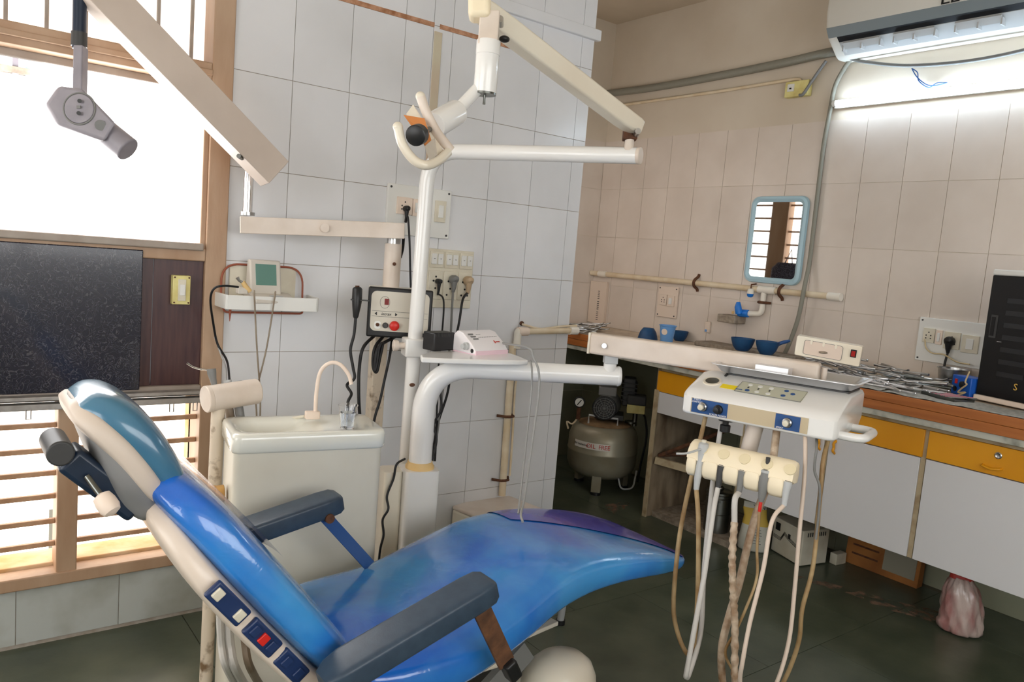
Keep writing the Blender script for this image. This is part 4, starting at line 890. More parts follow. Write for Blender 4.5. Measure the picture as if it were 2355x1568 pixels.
loose('coiled black power lead bundled under the control box', [bo+bu*.06+bn*.05, P(862, 800, 2.58), P(858, 840, 2.58), P(866, 855, 2.58), P(874, 820, 2.58), P(880, 790, 2.58), P(872, 800, 2.57), P(866, 840, 2.57), P(862, 850, 2.57), P(870, 800, 2.57), bo+bu*.10+bn*.05], .0055, 'black_cord', 'lead_bundle')
loose('black cable running down the stained column', [bo+bu*.09+bn*.06, P(896, 820, 2.58), P(885, 870, 2.58), P(874, 920, 2.58), P(860, 970, 2.58), P(856, 1040, 2.6)], .0045, 'black_cord', 'column_cable')

# ---------------------------------------------------------------- things on the left wall
sh = thing('wall_shelf', 'white trapezoid wall shelf with a red wire rim above the spittoon', 'shelf', (.92, YA-.07, 1.02))
zs0, zs1 = 1.032, 1.078
Lx = lambda x, y, Y: PY(x, y, Y)
fl_, fr_ = PY(527, 690, 2.40), PY(728, 690, 2.40)
SP = [(PY(495, 688, YA-.002).x, YA-.002), (fl_.x-.0, 2.42), (fr_.x, 2.40), (fr_.x+.012, 2.42), (fr_.x+.03, YA-.002)]
ob('deck', MB().loft([[V((a, b, 1.040)) for a, b in SP], [V((a, b, 1.052)) for a, b in SP]]), 'plate_white', sh)
for (a, b) in zip(SP, SP[1:]):
    p0, p1 = V((a[0], a[1], 1.056)), V((b[0], b[1], 1.056)); ob('fascia_board', MB().beam(p0, p1, Z_, .008, .044), 'plate_white', sh, bevel=.001)
ob('wire_rim', MB().tube(fillet([(SP[0][0]+.01, YA-.03, 1.05), (SP[0][0]+.01, YA-.02, 1.17), (SP[-1][0]-.03, YA-.02, 1.17), (SP[-1][0]-.03, YA-.03, 1.05)], .11, 10), .0035, 8), 'wire_red', sh)
ob('wire_rim', MB().tube(fillet([(SP[0][0]+.02, YA-.02, 1.028), (SP[0][0]+.02, YA-.04, 1.016), (SP[-1][0]-.03, YA-.04, 1.016), (SP[-1][0]-.03, YA-.03, 1.05)], .012, 4), .0035, 8), 'wire_red', sh)
ob('back_plate', MB().box(SP[0][0]+.04, SP[-1][0]-.05, YA-.012, YA-.001, 1.06, 1.165), 'plate_ivory', sh)
q = PY(529, 720, 2.46); ob('strap_end', MB().tube([q+Z_*.03, q, q-Z_*.026], [.005, .004, .001], 8), 'wire_red', sh)
ap = thing('apex_locator', 'small grey apex locator with a green screen on the wall shelf', 'device', PY(622, 672, 2.45))
ad_ = X_; az = 1.055; ax0 = PY(578, 670, 2.45).x; ax1 = PY(672, 670, 2.45).x
ob('base', MB().loft([[V((x, b, c)) for b, c in ((2.405, az), (2.405, az+.012), (2.47, az+.030), (2.53, az+.030), (2.53, az))] for x in (ax0, ax1)]), 'device_gray', ap, bevel=.004)
ob('display_housing', MB().loft([[V((x, b, c)) for b, c in ((2.462, az+.025), (2.485, az+.135), (2.51, az+.135), (2.52, az+.02))] for x in (ax0+.002, ax1-.030)]), 'device_gray', ap, bevel=.006)
sx0, sx1 = ax0+.020, ax1-.046
ob('screen', MB().loft([[V((x, 2.462+.023*(c-.025)/.11-.0012, az+c)) for c in (.055, .122)]+[V((x, 2.462+.023*(c-.025)/.11+.002, az+c)) for c in (.122, .055)] for x in (sx0, sx1)]), 'screen_green', ap, bevel=.001)
ob('key_strip', MB().cbox(V(((ax0+ax1)/2+.01, 2.44, az+.0235)), X_*.04, Y_*.02, Z_*.002), 'light_gray', ap)
cl = thing('contra_handpiece', 'small handpiece with amber barrel lying on the wall shelf', 'handpiece', PY(566, 668, 2.43))
ob('barrel', MB().tube([PY(558, 648, 2.43), PY(566, 660, 2.43), PY(575, 670, 2.43)], [.007, .008, .007], 14), 'collar_yellow', cl)
ob('head', MB().tube([PY(546, 638, 2.43), PY(550, 645, 2.43), PY(558, 650, 2.43)], [.006, .004, .005], 12), 'steel', cl)
ob('stand', MB().cbox(PY(556, 668, 2.44), X_*.03, Y_*.03, Z_*.02), 'device_gray', cl, bevel=.003)
for k, (a, b) in enumerate((((585, 680), (598, 950)), ((632, 682), (590, 950)))):
    loose(['thin beige lead falling from the shelf handpiece', 'thin beige lead falling from the apex locator'][k], [PY(a[0], a[1]-8, 2.41), PY(a[0], a[1], 2.392), PY(a[0]*.55+b[0]*.45, 800, 2.40), PY(b[0], 900, 2.41), PY(b[0], 960, 2.42), PY(b[0]-4, 1040, 2.44)], .0026, 'hose_taupe', 'device_lead')
loose('black cable hanging off the shelf edge down to the pink holder', [PY(548, 660, 2.42), PY(515, 657, 2.40), PY(492, 664, 2.40), PY(484, 690, 2.42), PY(490, 740, 2.48), PY(500, 790, 2.5), PY(522, 830, 2.45), PY(528, 875, 2.3)], .0035, 'black_cord', 'shelf_cable')
loose('thin grey wire beside the black shelf cable', [PY(494, 775, 2.52), PY(508, 815, 2.48), PY(519, 845, 2.42), PY(521, 880, 2.3)], .0025, 'light_gray', 'shelf_wire')

def plate(name, label, x0, x1, z0, z1, m, cat='switchboard', axis='y', th=.012, screws=True):
    if axis == 'y':
        t = thing(name, label, cat, ((x0+x1)/2, YA-.002, z0)); pl = ob('backplate', MB().box(x0, x1, YA-.002-th, YA-.0005, z0, z1), m, t, bevel=.0025)
        pos = lambda a, c, o: V((a, YA-.002-th-o, c)); u = X_; n = -Y_
    else:
        t = thing(name, label, cat, (XB-.002, (x0+x1)/2, z0)); pl = ob('backplate', MB().box(XB-.002-th, XB-.0005, x0, x1, z0, z1), m, t, bevel=.0025)
        pos = lambda a, c, o: V((XB-.002-th-o, a, c)); u = -Y_; n = -X_
    if screws:
        for a in (x0+.012, x1-.012):
            for c in (z0+.012, z1-.012): ob('screw', MB().lathe([(.0045, 0), (.004, .002)], pos(a, c, -.0005), n, 12), 'dark_gray', t)
    return t, pos, u, n
def module(t, pos, u, n, a, c, w, h, kind, m='plate_ivory'):
    md = ob('socket' if kind != 'switch' else 'switch', MB().cbox(pos(a, c, .004), u*w, Z_*h, n*.009), m, t, bevel=.0015)
    if kind == 'switch': ob('rocker', MB().cbox(pos(a, c, .010), u*w*.42, Z_*h*.58, n*.006), 'plate_white', md, bevel=.001)
    else:
        for du_, dc in ((0, h*.22), (-w*.2, 0), (w*.2, 0), (-w*.2, -h*.2), (w*.2, -h*.2)): ob('socket_hole', MB().cyl(pos(a, c, .008)+u*du_+Z_*dc, pos(a, c, .0092)+u*du_+Z_*dc, .0028, n=10), 'text_black', md)
    return md
t, ps, u, n = plate('upper_switchboard', 'large white switchboard plate behind the lamp pole with three modules', 1.324, 1.594, 1.312, 1.494, 'plate_white')
module(t, ps, u, n, 1.392, 1.418, .062, .062, 'socket', 'plate_pink'); module(t, ps, u, n, 1.440, 1.416, .03, .062, 'switch', 'plate_pink')
module(t, ps, u, n, 1.476, 1.416, .03, .066, 'switch', 'plate_pink'); module(t, ps, u, n, 1.546, 1.412, .046, .080, 'switch', 'plate_ivory')
t, ps, u, n = plate('lower_switchboard', 'ivory modular board with six switches above three power sockets', 1.505, 1.712, 1.048, 1.272, 'plate_ivory', th=.02, screws=False)
for k in range(3):
    q = .067*k+1.542
    ob('gang_frame', MB().cbox(ps(q, 1.232, .002), u*.060, Z_*.062, n*.005), 'plate_ivory', t, bevel=.002)
    for s_ in (-1, 1):
        r_ = ob('switch', MB().cbox(ps(q+.014*s_, 1.234, .006), u*.022, Z_*.040, n*.008), 'plate_white', t, bevel=.0015)
        ob('switch_mark', MB().cbox(ps(q+.014*s_, 1.235, .0104), u*.006, Z_*.002, n*.0006), 'dark_gray', r_)
    so_ = ob('power_socket', MB().cbox(ps(q, 1.135, .002), u*.062, Z_*.110, n*.006), 'plate_ivory', t, bevel=.003)
    for du_, dc in ((0, .032), (-.010, .016), (.010, .016), (-.014, -.036), (.014, -.036), (0, -.012)): ob('socket_hole', MB().cyl(ps(q, 1.135, .0045)+u*du_+Z_*dc, ps(q, 1.135, .0056)+u*du_+Z_*dc, .004, n=12), 'text_black', so_)
def plug(label, p0, d0, mats, cordpts, r=.0035, sz=.016, cm='black_cord'):
    t = thing('plug', label, 'plug', p0)
    ob('body', MB().tube([p0+d0*.0, p0+d0*.016, p0+d0*.024, p0+d0*.028-Z_*.004], [sz, sz*1.05, sz*.9, sz*.5], 14), mats, t)
    ob('neck', MB().tube([p0+d0*.014-Z_*.008, p0+d0*.014-Z_*.034, p0+d0*.010-Z_*.05], [sz*.75, sz*.5, r*1.2], 12), mats, t)
    ob('cord', MB().tube(spl([p0+d0*.010-Z_*.046]+cordpts, 7), r, 8), cm, t)
yw = YA-.034
plug('small black plug with a thin cord in the first lower socket', V((1.545, yw, 1.150)), -Y_, 'black_plastic', [PY(1020, 690, 2.48), PY(1018, 750, 2.47), PY(1008, 850, 2.48), PY(1003, 980, 2.5), PY(990, 1060, 2.5)], .0035, .010)
plug('grey three-pin plug in the middle lower socket', V((1.612, yw, 1.160)), -Y_, 'gray_plastic', [PY(1040, 700, 2.48), PY(1034, 800, 2.48), PY(1018, 900, 2.49), PY(1005, 1000, 2.5), PY(995, 1060, 2.5)], .0045, .017, 'gray_plastic')
plug('tan three-pin plug in the third lower socket', V((1.680, yw, 1.158)), -Y_, 'tan_plastic', [PY(1064, 690, 2.48), PY(1056, 740, 2.47), PY(1042, 810, 2.45), PY(1030, 900, 2.48), PY(1006, 980, 2.5), PY(1000, 1060, 2.5)], .005, .018)
plug('black plug in the upper board with a cord down to the control box', V((1.394, YA-.020, 1.408)), -Y_, 'black_plastic', [PY(938, 500, 2.50), PY(942, 560, 2.49), PY(944, 640, 2.49), PY(946, 690, 2.49)], .004, .011)
loose('short black cable dangling behind the X-ray column', [P(928, 548, 2.62), P(926, 572, 2.64), P(921, 592, 2.66)], .005, 'black_cord', 'column_lead')
loose('wavy black cord hanging beside the white pillar to the floor', [P(931, 1055, 2.46), P(912, 1068, 2.42), P(905, 1100, 2.42), P(890, 1140, 2.41), P(893, 1170, 2.40), P(880, 1195, 2.40), P(882, 1230, 2.40), P(874, 1265, 2.40), P(868, 1330, 2.40)], .0038, 'black_cord', 'pillar_cord')
loose('black cord dangling inside the bend of the curved arm', [P(1012, 900, 2.56), P(1015, 940, 2.56), P(998, 975, 2.56), P(1004, 1010, 2.56), P(996, 1050, 2.55), P(990, 1064, 2.54)], .004, 'black_cord', 'bend_cord')
lw = thing('light_switch', 'yellowed cream switch box on the dark brown window board', 'switch', (.628, YA+.005, 1.03))
zc = 1.080
ob('box', MB().box(.603, .655, YA-.022, YA+.005, zc-.045, zc+.045), 'switch_cream', lw, bevel=.002)
pl = ob('switch_plate', MB().box(.618, .641, YA-.026, YA-.020, zc-.034, zc+.034), 'plate_ivory', lw, bevel=.001)
ob('rocker', MB().box(.622, .637, YA-.032, YA-.024, zc-.016, zc+.018), 'plate_white', pl, bevel=.001)
for a in (.608, .650):
    for c in (zc-.039, zc+.039): ob('screw', MB().cyl((a, YA-.022, c), (a, YA-.0235, c), .0028, n=10), 'rust', lw)
# pipes on the pier
vp = thing('pier_pipe', 'vertical cream water pipe clamped to the white tiled pier', 'pipe', (1.945, YA-.02, .27))
ob('pipe', MB().cyl((1.948, YA-.022, .255), (1.940, YA-.022, .90), .015), 'pvc', vp)
for z in (.325, .60): ob('clamp', MB().tube([(1.90, YA-.004, z), (1.915, YA-.02, z), (1.925, YA-.036, z), (1.944, YA-.041, z), (1.963, YA-.036, z), (1.972, YA-.018, z), (1.985, YA-.004, z)], .006, 8), 'rust', vp)
loose('thin yellowed tube strapped along the vertical pier pipe', [(1.985, YA-.012, .80), (1.972, YA-.02, .70), (1.972, YA-.03, .5), (1.974, YA-.03, .34)], .005, 'pvc', 'pier_tube')
hp_ = thing('pier_elbow_pipe', 'short horizontal cream pipe stub across the pier corner', 'pipe', (2.1, YA-.03, .95))
pa, pb2 = PY(1200, 762, YA-.035), PY(1325, 760, YA-.035)
ob('pipe', MB().cyl(pa, pb2, .0135), 'pvc', hp_); ob('socket', MB().cyl(pb2-X_*.04, pb2+X_*.004, .0185), 'pvc_white', hp_); ob('socket', MB().cyl(pa-X_*.02, pa+X_*.03, .018), 'plate_pink', hp_)
ob('elbow', MB().tube(fillet([pa, pa-X_*.02, pa-X_*.02-Z_*.07], .02, 5), .016, 14), 'pvc_white', hp_); ob('anchor', MB().sphere(pa+V((.02, .03, .03)), .010), 'rust', hp_)
ob('tied_tube', MB().tube(spl([pa+Z_*.03, pa+X_*.1+Z_*.012, pa+X_*.2+Z_*.022, pb2+Z_*.022], 5), .0045, 8), 'pvc', hp_)
# white floor box beside the pier
fb = thing('floor_box', 'low white enamelled junction box on the floor below the pier', 'box', (1.86, 2.38, 0))
k1, k2, k3 = PZ(1040, 1162, .24), PZ(1150, 1130, .24), PZ(1305, 1190, .24)
k4 = k1+(k3-k2)
ob('body', MB().loft([[V((p_.x, p_.y, 0)) for p_ in (k1, k2, k3, k4)], [V((p_.x, p_.y, .225)) for p_ in (k1, k2, k3, k4)]]), 'enamel_cream', fb, bevel=.01)
ob('lid', MB().loft([[V((p_.x, p_.y, .222)) for p_ in (k1, k2, k3, k4)], [V((p_.x, p_.y, .24)) for p_ in (k1, k2, k3, k4)]]), 'enamel_pink', fb, bevel=.008)
fo = PZ(1015, 1192, .10); ft = thing('foot_bracket', 'cream foot bracket with two bolt holes beside the pillar', 'bracket', (fo.x, fo.y, 0))
ob('plate', MB().prism(rrect(.09, .05, .022, 6), (fo.x, fo.y, 0), V((.97, -.24, 0)), V((.24, .97, 0)), Z_*.10), 'enamel_cream', ft, bevel=.006)
for s_ in (-.014, .012): ob('bolt', MB().cyl((fo.x+s_, fo.y+.004, .098), (fo.x+s_, fo.y+.004, .103), .006), 'dark_gray', ft)

# ---------------------------------------------------------------- worktop and base cabinets along the back wall
ZW = .868; XF = 2.885
wt = thing('worktop', 'long stone worktop with a brown wooden front edge along the back wall', 'worktop', (3.17, 1.5, .775))
ob('stone_top', MB().box(XF+.012, XB-.002, -.9, YC-.003, .80, ZW), 'counter_stone', wt)
ob('underslab', MB().box(XF+.012, XB-.002, -.9, YC-.003, .775, .80), 'marble_dirty', wt, bevel=.002)
ob('edge_strip', MB().box(XF, XF+.014, -.9, YC-.003, .836, ZW+.002), 'edge_brown', wt, bevel=.002)
ob('edge_strip', MB().box(XF+.002, XF+.014, -.9, YC-.003, .800, .835), 'edge_brown', wt, bevel=.002)
ob('sink_ledge', MB().box(3.30, XB-.002, 2.12, 2.70, ZW, .895), 'stone_gray', wt, bevel=.008)
XD = 2.935
def cabinet(label, y0, y1, handle=None, lock=False, dhandle=None, open_=False):
    t = thing('base_cabinet', label, 'cabinet', (3.18, (y0+y1)/2, .27 if not open_ else 0))
    if not open_:
        ob('carcass', MB().box(XD+.012, XB-.003, y0+.002, y1-.002, .285, .775), 'frame_dirty', t)
        d = ob('door', MB().box(XD-.004, XD+.012, y0+.020, y1-.002, .268, .650), 'laminate_white', t, bevel=.0015)
    ob('rail', MB().box(XD, XD+.02, y0, y1, .758, .775), 'frame_dirty', t)
    w = ob('drawer_front', MB().box(XD-.008, XD+.012, y0+.014, y1-.002, .654, .757), 'laminate_orange', t, bevel=.0015)
    ob('stile', MB().box(XD, XD+.012, y0+.001, y0+.019, .268, .757), 'frame_dirty', t)
    if lock:
        k = V((XD-.008, (y0+y1)/2-.02, .725)); l = ob('lock', MB().lathe([(.012, 0), (.012, .002), (.009, .004), (.005, .002), (.001, .002)], k, -X_, 20), 'steel', w)
    if handle: yh = handle; ob('drawer_handle', MB().tube(spl([(XD-.006, yh+.03, .682), (XD-.02, yh+.024, .68), (XD-.022, yh, .676), (XD-.02, yh-.024, .68), (XD-.006, yh-.03, .682)], 4), .0045, 10), 'laminate_orange', w)
    if dhandle: ob('door_handle', MB().tube(spl([(XD-.002, dhandle, .632), (XD-.018, dhandle, .622), (XD-.014, dhandle, .605), (XD-.018, dhandle, .592), (XD-.002, dhandle, .580)], 4), .0055, 10), 'knob_yellow' if False else 'laminate_orange', d)
    return t
cabinet('base cabinet with a round lock and orange handle on its drawer', .84, 1.272, handle=1.05, lock=True)
cabinet('base cabinet between the locked drawer unit and the paired handles', 1.272, 1.655, dhandle=1.625)
cabinet('narrow base cabinet behind the hanging handpiece hoses', 1.655, 2.06, dhandle=1.69)
t = cabinet('open-fronted base cabinet unit beside the air compressor', 2.06, 2.60, open_=True)
ob('apron', MB().box(XD-.004, XD+.014, 2.07, 2.59, .545, .652), 'laminate_white', t, bevel=.001)
ob('side_slab', MB().box(XD-.006, XB-.004, 2.585, 2.605, 0, .775), 'slab_wood', t, bevel=.002)
ob('slab_edge', MB().box(XD-.012, XD-.005, 2.582, 2.608, 0, .66), 'frame_dirty', t)
ob('iron_brace', MB().tube([(2.97, 2.575, .32), (3.10, 2.30, .50), (3.15, 2.10, .60)], .010, 8), 'rust', t)
ob('iron_brace', MB().tube([(2.97, 2.57, .325), (3.20, 2.45, .34), (3.38, 2.36, .35)], .010, 8), 'rust', t)
ob('shelf_batten', MB().beam((2.945, 2.575, .30), (3.20, 2.12, .25), Z_, .02, .035), 'frame_dirty', t)
ob('plinth_kerb', MB().box(2.97, 3.40, 2.10, 2.582, 0, .03), 'stone_gray', t)

# newspaper and instruments on the worktop
def sheet(x0, x1, y0, y1, z, seed, over=0):
    r = random.Random(seed); n, m = 14, 6; rows = []
    for i in range(n+1):
        row = []
        for j in range(m+1):
            a, b = y0+(y1-y0)*i/n, x0+(x1-x0)*j/m
            zz = z+.002*sin(i*1.3+seed)+.002*r.random()
            if j == 0: zz = z-.004*r.random()+.003*sin(i*2.1)
            row.append((b+.004*sin(i*1.7+seed), a+.004*sin(j), max(zz, z-.001)))
        rows.append(row)
    return MB().loft(rows, False, False, False)
tag(ob('newspaper', sheet(2.892, 3.30, 1.46, 2.05, ZW+.0045, 1), 'newspaper', smooth=60), 'printed newspaper sheet under the heap of steel forceps', 'newspaper')
tag(ob('newspaper', sheet(2.892, 3.08, .86, 1.45, ZW+.0045, 4), 'newspaper', smooth=60), 'rumpled newspaper sheet lying in front of the black cabinet', 'newspaper')
def forceps_mesh():
    m = MB()
    for s in (-1, 1):
        m.tube(spl([(-.085, .016*s, .004), (-.05, .013*s, .005), (-.015, .006*s, .005), (.005, -.003*s, .005), (.03, -.007*s, .006), (.05, -.002*s, .012)], 3), [.0042]*10+[.0036]*3+[.003]*3, 6)
    return m
def probe_mesh():
    return MB().tube(spl([(-.085, .004, .006), (-.075, 0, .0035), (-.04, 0, .003), (.04, 0, .003), (.07, 0, .0035), (.082, -.005, .006)], 3), [.0012]*2+[.0018]*2+[.0030]*9+[.0016]*3, 6)
def scissor_mesh():
    m = MB()
    for s in (-1, 1):
        m.tube(spl([(-.07, .022*s, .004), (-.085, .014*s, .004), (-.075, .004*s, .004), (-.055, .010*s, .004), (-.06, .02*s, .004), (-.07, .022*s, .004)], 3), .0026, 6)
        m.tube([(-.055, .012*s, .004), (0, 0, .005), (.06, -.006*s, .005)], [.003, .0036, .001], 6)
    return m
FM = []
for nm, f in (('extraction_forceps', forceps_mesh), ('dental_probe', probe_mesh), ('surgical_scissors', scissor_mesh)):
    q = mesh(nm, f(), 60); q.materials.append(MATS[{'extraction_forceps': 'steel', 'dental_probe': 'steel_bright', 'surgical_scissors': 'steel_dark'}[nm]]); FM.append(q)
rr = random.Random(11)
def lay(name, m, label, cat, group, x, y, z, a, tilt=0):
    o = inst(name, m, (x, y, z), None, (rr.uniform(-.1, .1), tilt, a)); o.scale = (1.2, 1.25, 1.35); tag(o, label, cat, group); return o
for i in range(34):
    f = rr.random(); y = 1.40+.60*rr.random(); x = 3.05+.24*rr.random()+.10*(y-1.7)
    lay('extraction_forceps', FM[0], 'steel extraction forceps in the heap on the newspaper', 'forceps', 'forceps heaped on the newspaper', min(x, 3.33), y, ZW+.010+.013*(i % 5), -pi/2+rr.uniform(-.35, .35)+(pi if rr.random() < .5 else 0), rr.uniform(-.12, .12))
for i in range(46):
    y = 1.36+.66*rr.random(); x = 2.95+.17*rr.random()
    lay('dental_probe', FM[1], 'thin steel probe spread on the newspaper before the forceps', 'probe', 'probes spread on the newspaper', x, y, ZW+.009+.004*(i % 4), -pi/2+rr.uniform(-1.0, .3), rr.uniform(-.05, .05))
for i in range(8):
    lay('surgical_scissors', FM[2], 'dark ringed scissors lying at the end of the forceps heap', 'scissors', 'scissors at the forceps heap end', 3.16+.08*rr.random(), 1.40+.16*rr.random(), ZW+.016+.008*(i % 4), pi/2+rr.uniform(-.7, .7))
for i in range(16):
    c = PZ(1310+75*rr.random(), 752+8*rr.random(), ZW+.02)
    lay('plier', FM[0], 'blackened steel plier in the small pile against the recess wall', 'plier', 'pliers piled by the vented cover', min(c.x, 3.33), min(c.y, 3.55), ZW+.004+.010*(i % 4), rr.uniform(-.5, .5)-.8, rr.uniform(-.1, .1))
pt = thing('instrument_box', 'open grey tin of small instruments with pink sleeves near the worktop edge', 'tin', PZ(2165, 925, ZW))
q0 = PZ(2118, 905, ZW+.006); bd = (PZ(2215, 930, ZW+.006)-q0).normalized(); bnn = V((-bd.y, bd.x, 0)); bnn = -bnn if bnn.x < 0 else bnn
ob('pan', MB().obox(q0, bd*.16, bnn*.09, Z_*.004), 'steel_dark', pt)
for a, b, c_ in ((0, 0, 1), (0, .088, 1)): ob('pan_wall', MB().obox(q0+bnn*b, bd*.16, bnn*.002, Z_*.012), 'steel_dark', pt)
for i in range(9): ob('pink_sleeve' if i % 2 else 'steel_rod', MB().cyl(q0+bd*(.01+.012*i)+bnn*.02+Z_*.008, q0+bd*(.04+.012*i)+bnn*(.09+.004*i)+Z_*.011, .003), 'pink_card' if i % 2 else 'steel', pt)
# blue burnout box, steel bowl, black sterilising cabinet
bb0 = PZ(2186, 898, ZW+.003); bb0 = V((bb0.x*.97, bb0.y*.97, ZW+.006)); bbu = (PZ(2238, 912, ZW)-PZ(2186, 898, ZW)).normalized(); bbn = V((-bbu.y, bbu.x, 0)); bbn = -bbn if bbn.x < 0 else bbn
bbx = thing('blue_control_box', 'small blue control box with red switch beside the black cabinet', 'device', bb0)
ob('case', MB().obox(bb0, bbu*.105, bbn*.07, Z_*.075), 'box_blue', bbx, bevel=.003)
fq = lambda a, c: bb0+bbu*a+Z_*c-bbn*.001
ob('red_switch', MB().cbox(fq(.026, .052), bbu*.012, bbn*.004, Z_*.018), 'red', bbx)
ob('jack', MB().lathe([(.010, 0), (.010, .002), (.006, .003)], fq(.024, .022), -bbn, 18), 'black_plastic', bbx)
ob('dial', MB().lathe([(.013, 0), (.012, .008), (.004, .010)], fq(.064, .044), -bbn, 20), 'black_plastic', bbx)
ob('cream_cords', MB().tube(spl([fq(.09, .10), fq(.088, .06)-bbn*.01, fq(.10, .05)-bbn*.012, fq(.075, .03)-bbn*.012, fq(.06, .012)-bbn*.012, fq(.10, .02)-bbn*.012, fq(.06, .0)-bbn*.016], 5), .003, 8), 'cord_cream', bbx)
bwl = PZ(2212, 880, ZW+.004); bw = V((3.36, 1.40, ZW+.001))
sb_ = tag(ob('steel_bowl', MB().lathe([(.045, 0), (.048, .004), (.056, .085), (.060, .086), (.060, .089), (.053, .088), (.045, .008), (.002, .006)], bw, n=28), 'steel', smooth=50, base=True), 'straight-sided steel bowl behind the blue control box', 'bowl')
kx = 3.17
c0_ = PX(2243, 905, kx); ct_ = PX(2277, 632, kx); cu = V((-.24, -.97, 0)).normalized(); cn = V((cu.y, -cu.x, 0)); cn = -cn if cn.x > 0 else cn
c0_ = V((c0_.x, c0_.y, c0_.z)); CH = ct_.z-c0_.z; CWD = .42; cb_ = V((c0_.x, c0_.y, ZW+.006))
uv = thing('sterilising_cabinet', 'tall black-fronted sterilising cabinet with a white base on the worktop', 'cabinet', cb_)
dpt = -cn*.20
ob('base', MB().obox(cb_+cn*.012, cu*CWD, dpt, Z_*(c0_.z-cb_.z)), 'plate_pink', uv, bevel=.004)
ob('case', MB().obox(V((c0_.x, c0_.y, c0_.z)), cu*CWD, dpt, Z_*CH), 'box_black', uv, bevel=.003)
ob('cap', MB().obox(V((c0_.x, c0_.y, c0_.z+CH))+cn*.004, cu*CWD, dpt, Z_*.022), 'plate_white', uv, bevel=.006)
g_ = lambda a, c, o=.001: c0_+cu*a+Z_*c+cn*o
ob('handle_recess', MB().cbox(g_(.032, CH*.58), cu*.026, Z_*.085, cn*.002), 'dark_gray', uv)
ob('door_pull', MB().cbox(g_(.030, CH*.58, .003), cu*.014, Z_*.07, cn*.002), 'box_black', uv)
for k in range(7): ob('shelf_line', MB().cbox(g_(.12, CH*(.2+.1*k)), cu*.10, Z_*.018, cn*.0012), 'box_window', uv)
ob('chrome_strip', MB().cbox(g_(.062, CH*.46), cu*.016, Z_*.003, cn*.003), 'steel', uv)
text('S', g_(.148, .052, .002), cu, Z_, .035, 'text_gold', uv)

# bowls, cup, sponge on the worktop by the sink
def bowl(label, px, z, r, h, flip=False, handle=False, m='bowl_blue', push=1):
    c = PZ(px[0], px[1], z); c = V((min(c.x, XB-r-.012), c.y*min(1, (XB-r-.012)/c.x), z))
    t = thing('rubber_bowl', label, 'bowl', c)
    pr = [(r*.50, 0), (r*.56, .003), (r*.80, h*.35), (r*.96, h*.8), (r, h), (r*.95, h), (r*.90, h*.8), (r*.72, h*.35), (r*.4, .006), (.001, .005)]
    if flip: pr = [(a, h-b) for a, b in pr]
    ob('shell', MB().lathe(pr, c, n=30), m, t, smooth=60)
    if handle: d = CR; ob('handle', MB().tube(spl([c+d*(r*.7)+Z_*h*.62, c+d*(r*1.1)+Z_*h*.85, c+d*(r*1.9)+Z_*h*1.05], 4), [.012, .011, .010, .0095, .009, .009, .009, .008, .006], 10), 'blue_label', t)
    return t
bowl('blue rubber mixing bowl standing by the sink ledge', (1706, 806), .896, .058, .062)
bowl('blue plastic dipper with a purple-blue handle on the sink ledge', (1762, 815), .896, .056, .064, handle=True)
bowl('blue rubber bowl turned upside down beside the pale blue cup', (1489, 781), ZW, .056, .066, flip=True)
bowl('small blue bowl half hidden behind the pale blue cup', (1562, 781), ZW, .048, .056)
cpc = PZ(1532, 790, ZW); cpt = thing('plastic_cup', 'pale blue plastic cup with a round cream sticker', 'cup', cpc)
ob('shell', MB().lathe([(.030, 0), (.032, .003), (.043, .094), (.047, .096), (.047, .100), (.041, .099), (.029, .006), (.001, .005)], cpc, n=30), 'cup_blue', cpt, smooth=50)
dv = (V((0, 0, 0))-V((cpc.x, cpc.y, 0))).normalized(); dv = (dv*.9-CR*.43).normalized()
ob('sticker', MB().lathe([(.017, 0), (.016, .002), (.001, .0025)], cpc+dv*.0385+Z_*.066, (dv-Z_*.1).normalized(), 24), 'plate_pink', cpt)

# ---------------------------------------------------------------- things on the back wall
def wx(x, y, o=.02): return PX(x, y, XB-o)
cp = thing('cold_water_pipe', 'long cream water pipe with rusty clamps under the mirror', 'pipe', (XB-.02, 2.8, 1.2))
zpipe = 1.200; yL, yR = YC-.004, 1.975
ob('pipe', MB().cyl((XB-.024, yL, zpipe), (XB-.024, yR, zpipe), .0155), 'pvc', cp)
for (a, b) in ((3.55, 3.62), (2.32, 2.42), (1.965, 2.03)): ob('pipe_socket', MB().cyl((XB-.024, a, zpipe), (XB-.024, b, zpipe), .0195), 'pvc_white', cp)
for y in (2.835, 2.29):
    ob('pipe_clamp', MB().tube(spl([(XB-.002, y, zpipe+.05), (XB-.010, y, zpipe+.035), (XB-.036, y, zpipe+.018), (XB-.043, y, zpipe), (XB-.036, y, zpipe-.018), (XB-.010, y, zpipe-.032), (XB-.002, y, zpipe-.045)], 3), .008, 8), 'rust', cp)
q = wx(1757, 680); ty = q.y
ob('drop_pipe', MB().tube(fillet([(XB-.024, ty, zpipe), (XB-.024, ty, 1.075), (XB-.05, ty+.075, 1.07)], .025, 6), .0145, 14), 'pvc_white', cp)
ob('pipe_clamp', MB().tube([(XB-.006, ty-.035, 1.135), (XB-.044, ty-.01, 1.135), (XB-.044, ty+.012, 1.135), (XB-.006, ty+.035, 1.135)], .007, 8), 'rust', cp)
tp = ob('tap_body', MB().cyl((XB-.05, ty+.06, 1.07), (XB-.058, ty+.115, 1.068), .020), 'tap_blue', cp, bevel=.003)
ob('tap_lever', MB().tube([(XB-.075, ty+.10, 1.065), (XB-.082, ty+.105, 1.10), (XB-.08, ty+.108, 1.125)], [.018, .018, .010], 14), 'tap_blue', tp)
ob('tap_screw', MB().cyl((XB-.088, ty+.125, 1.068), (XB-.094, ty+.127, 1.068), .008), 'collar_yellow', tp)
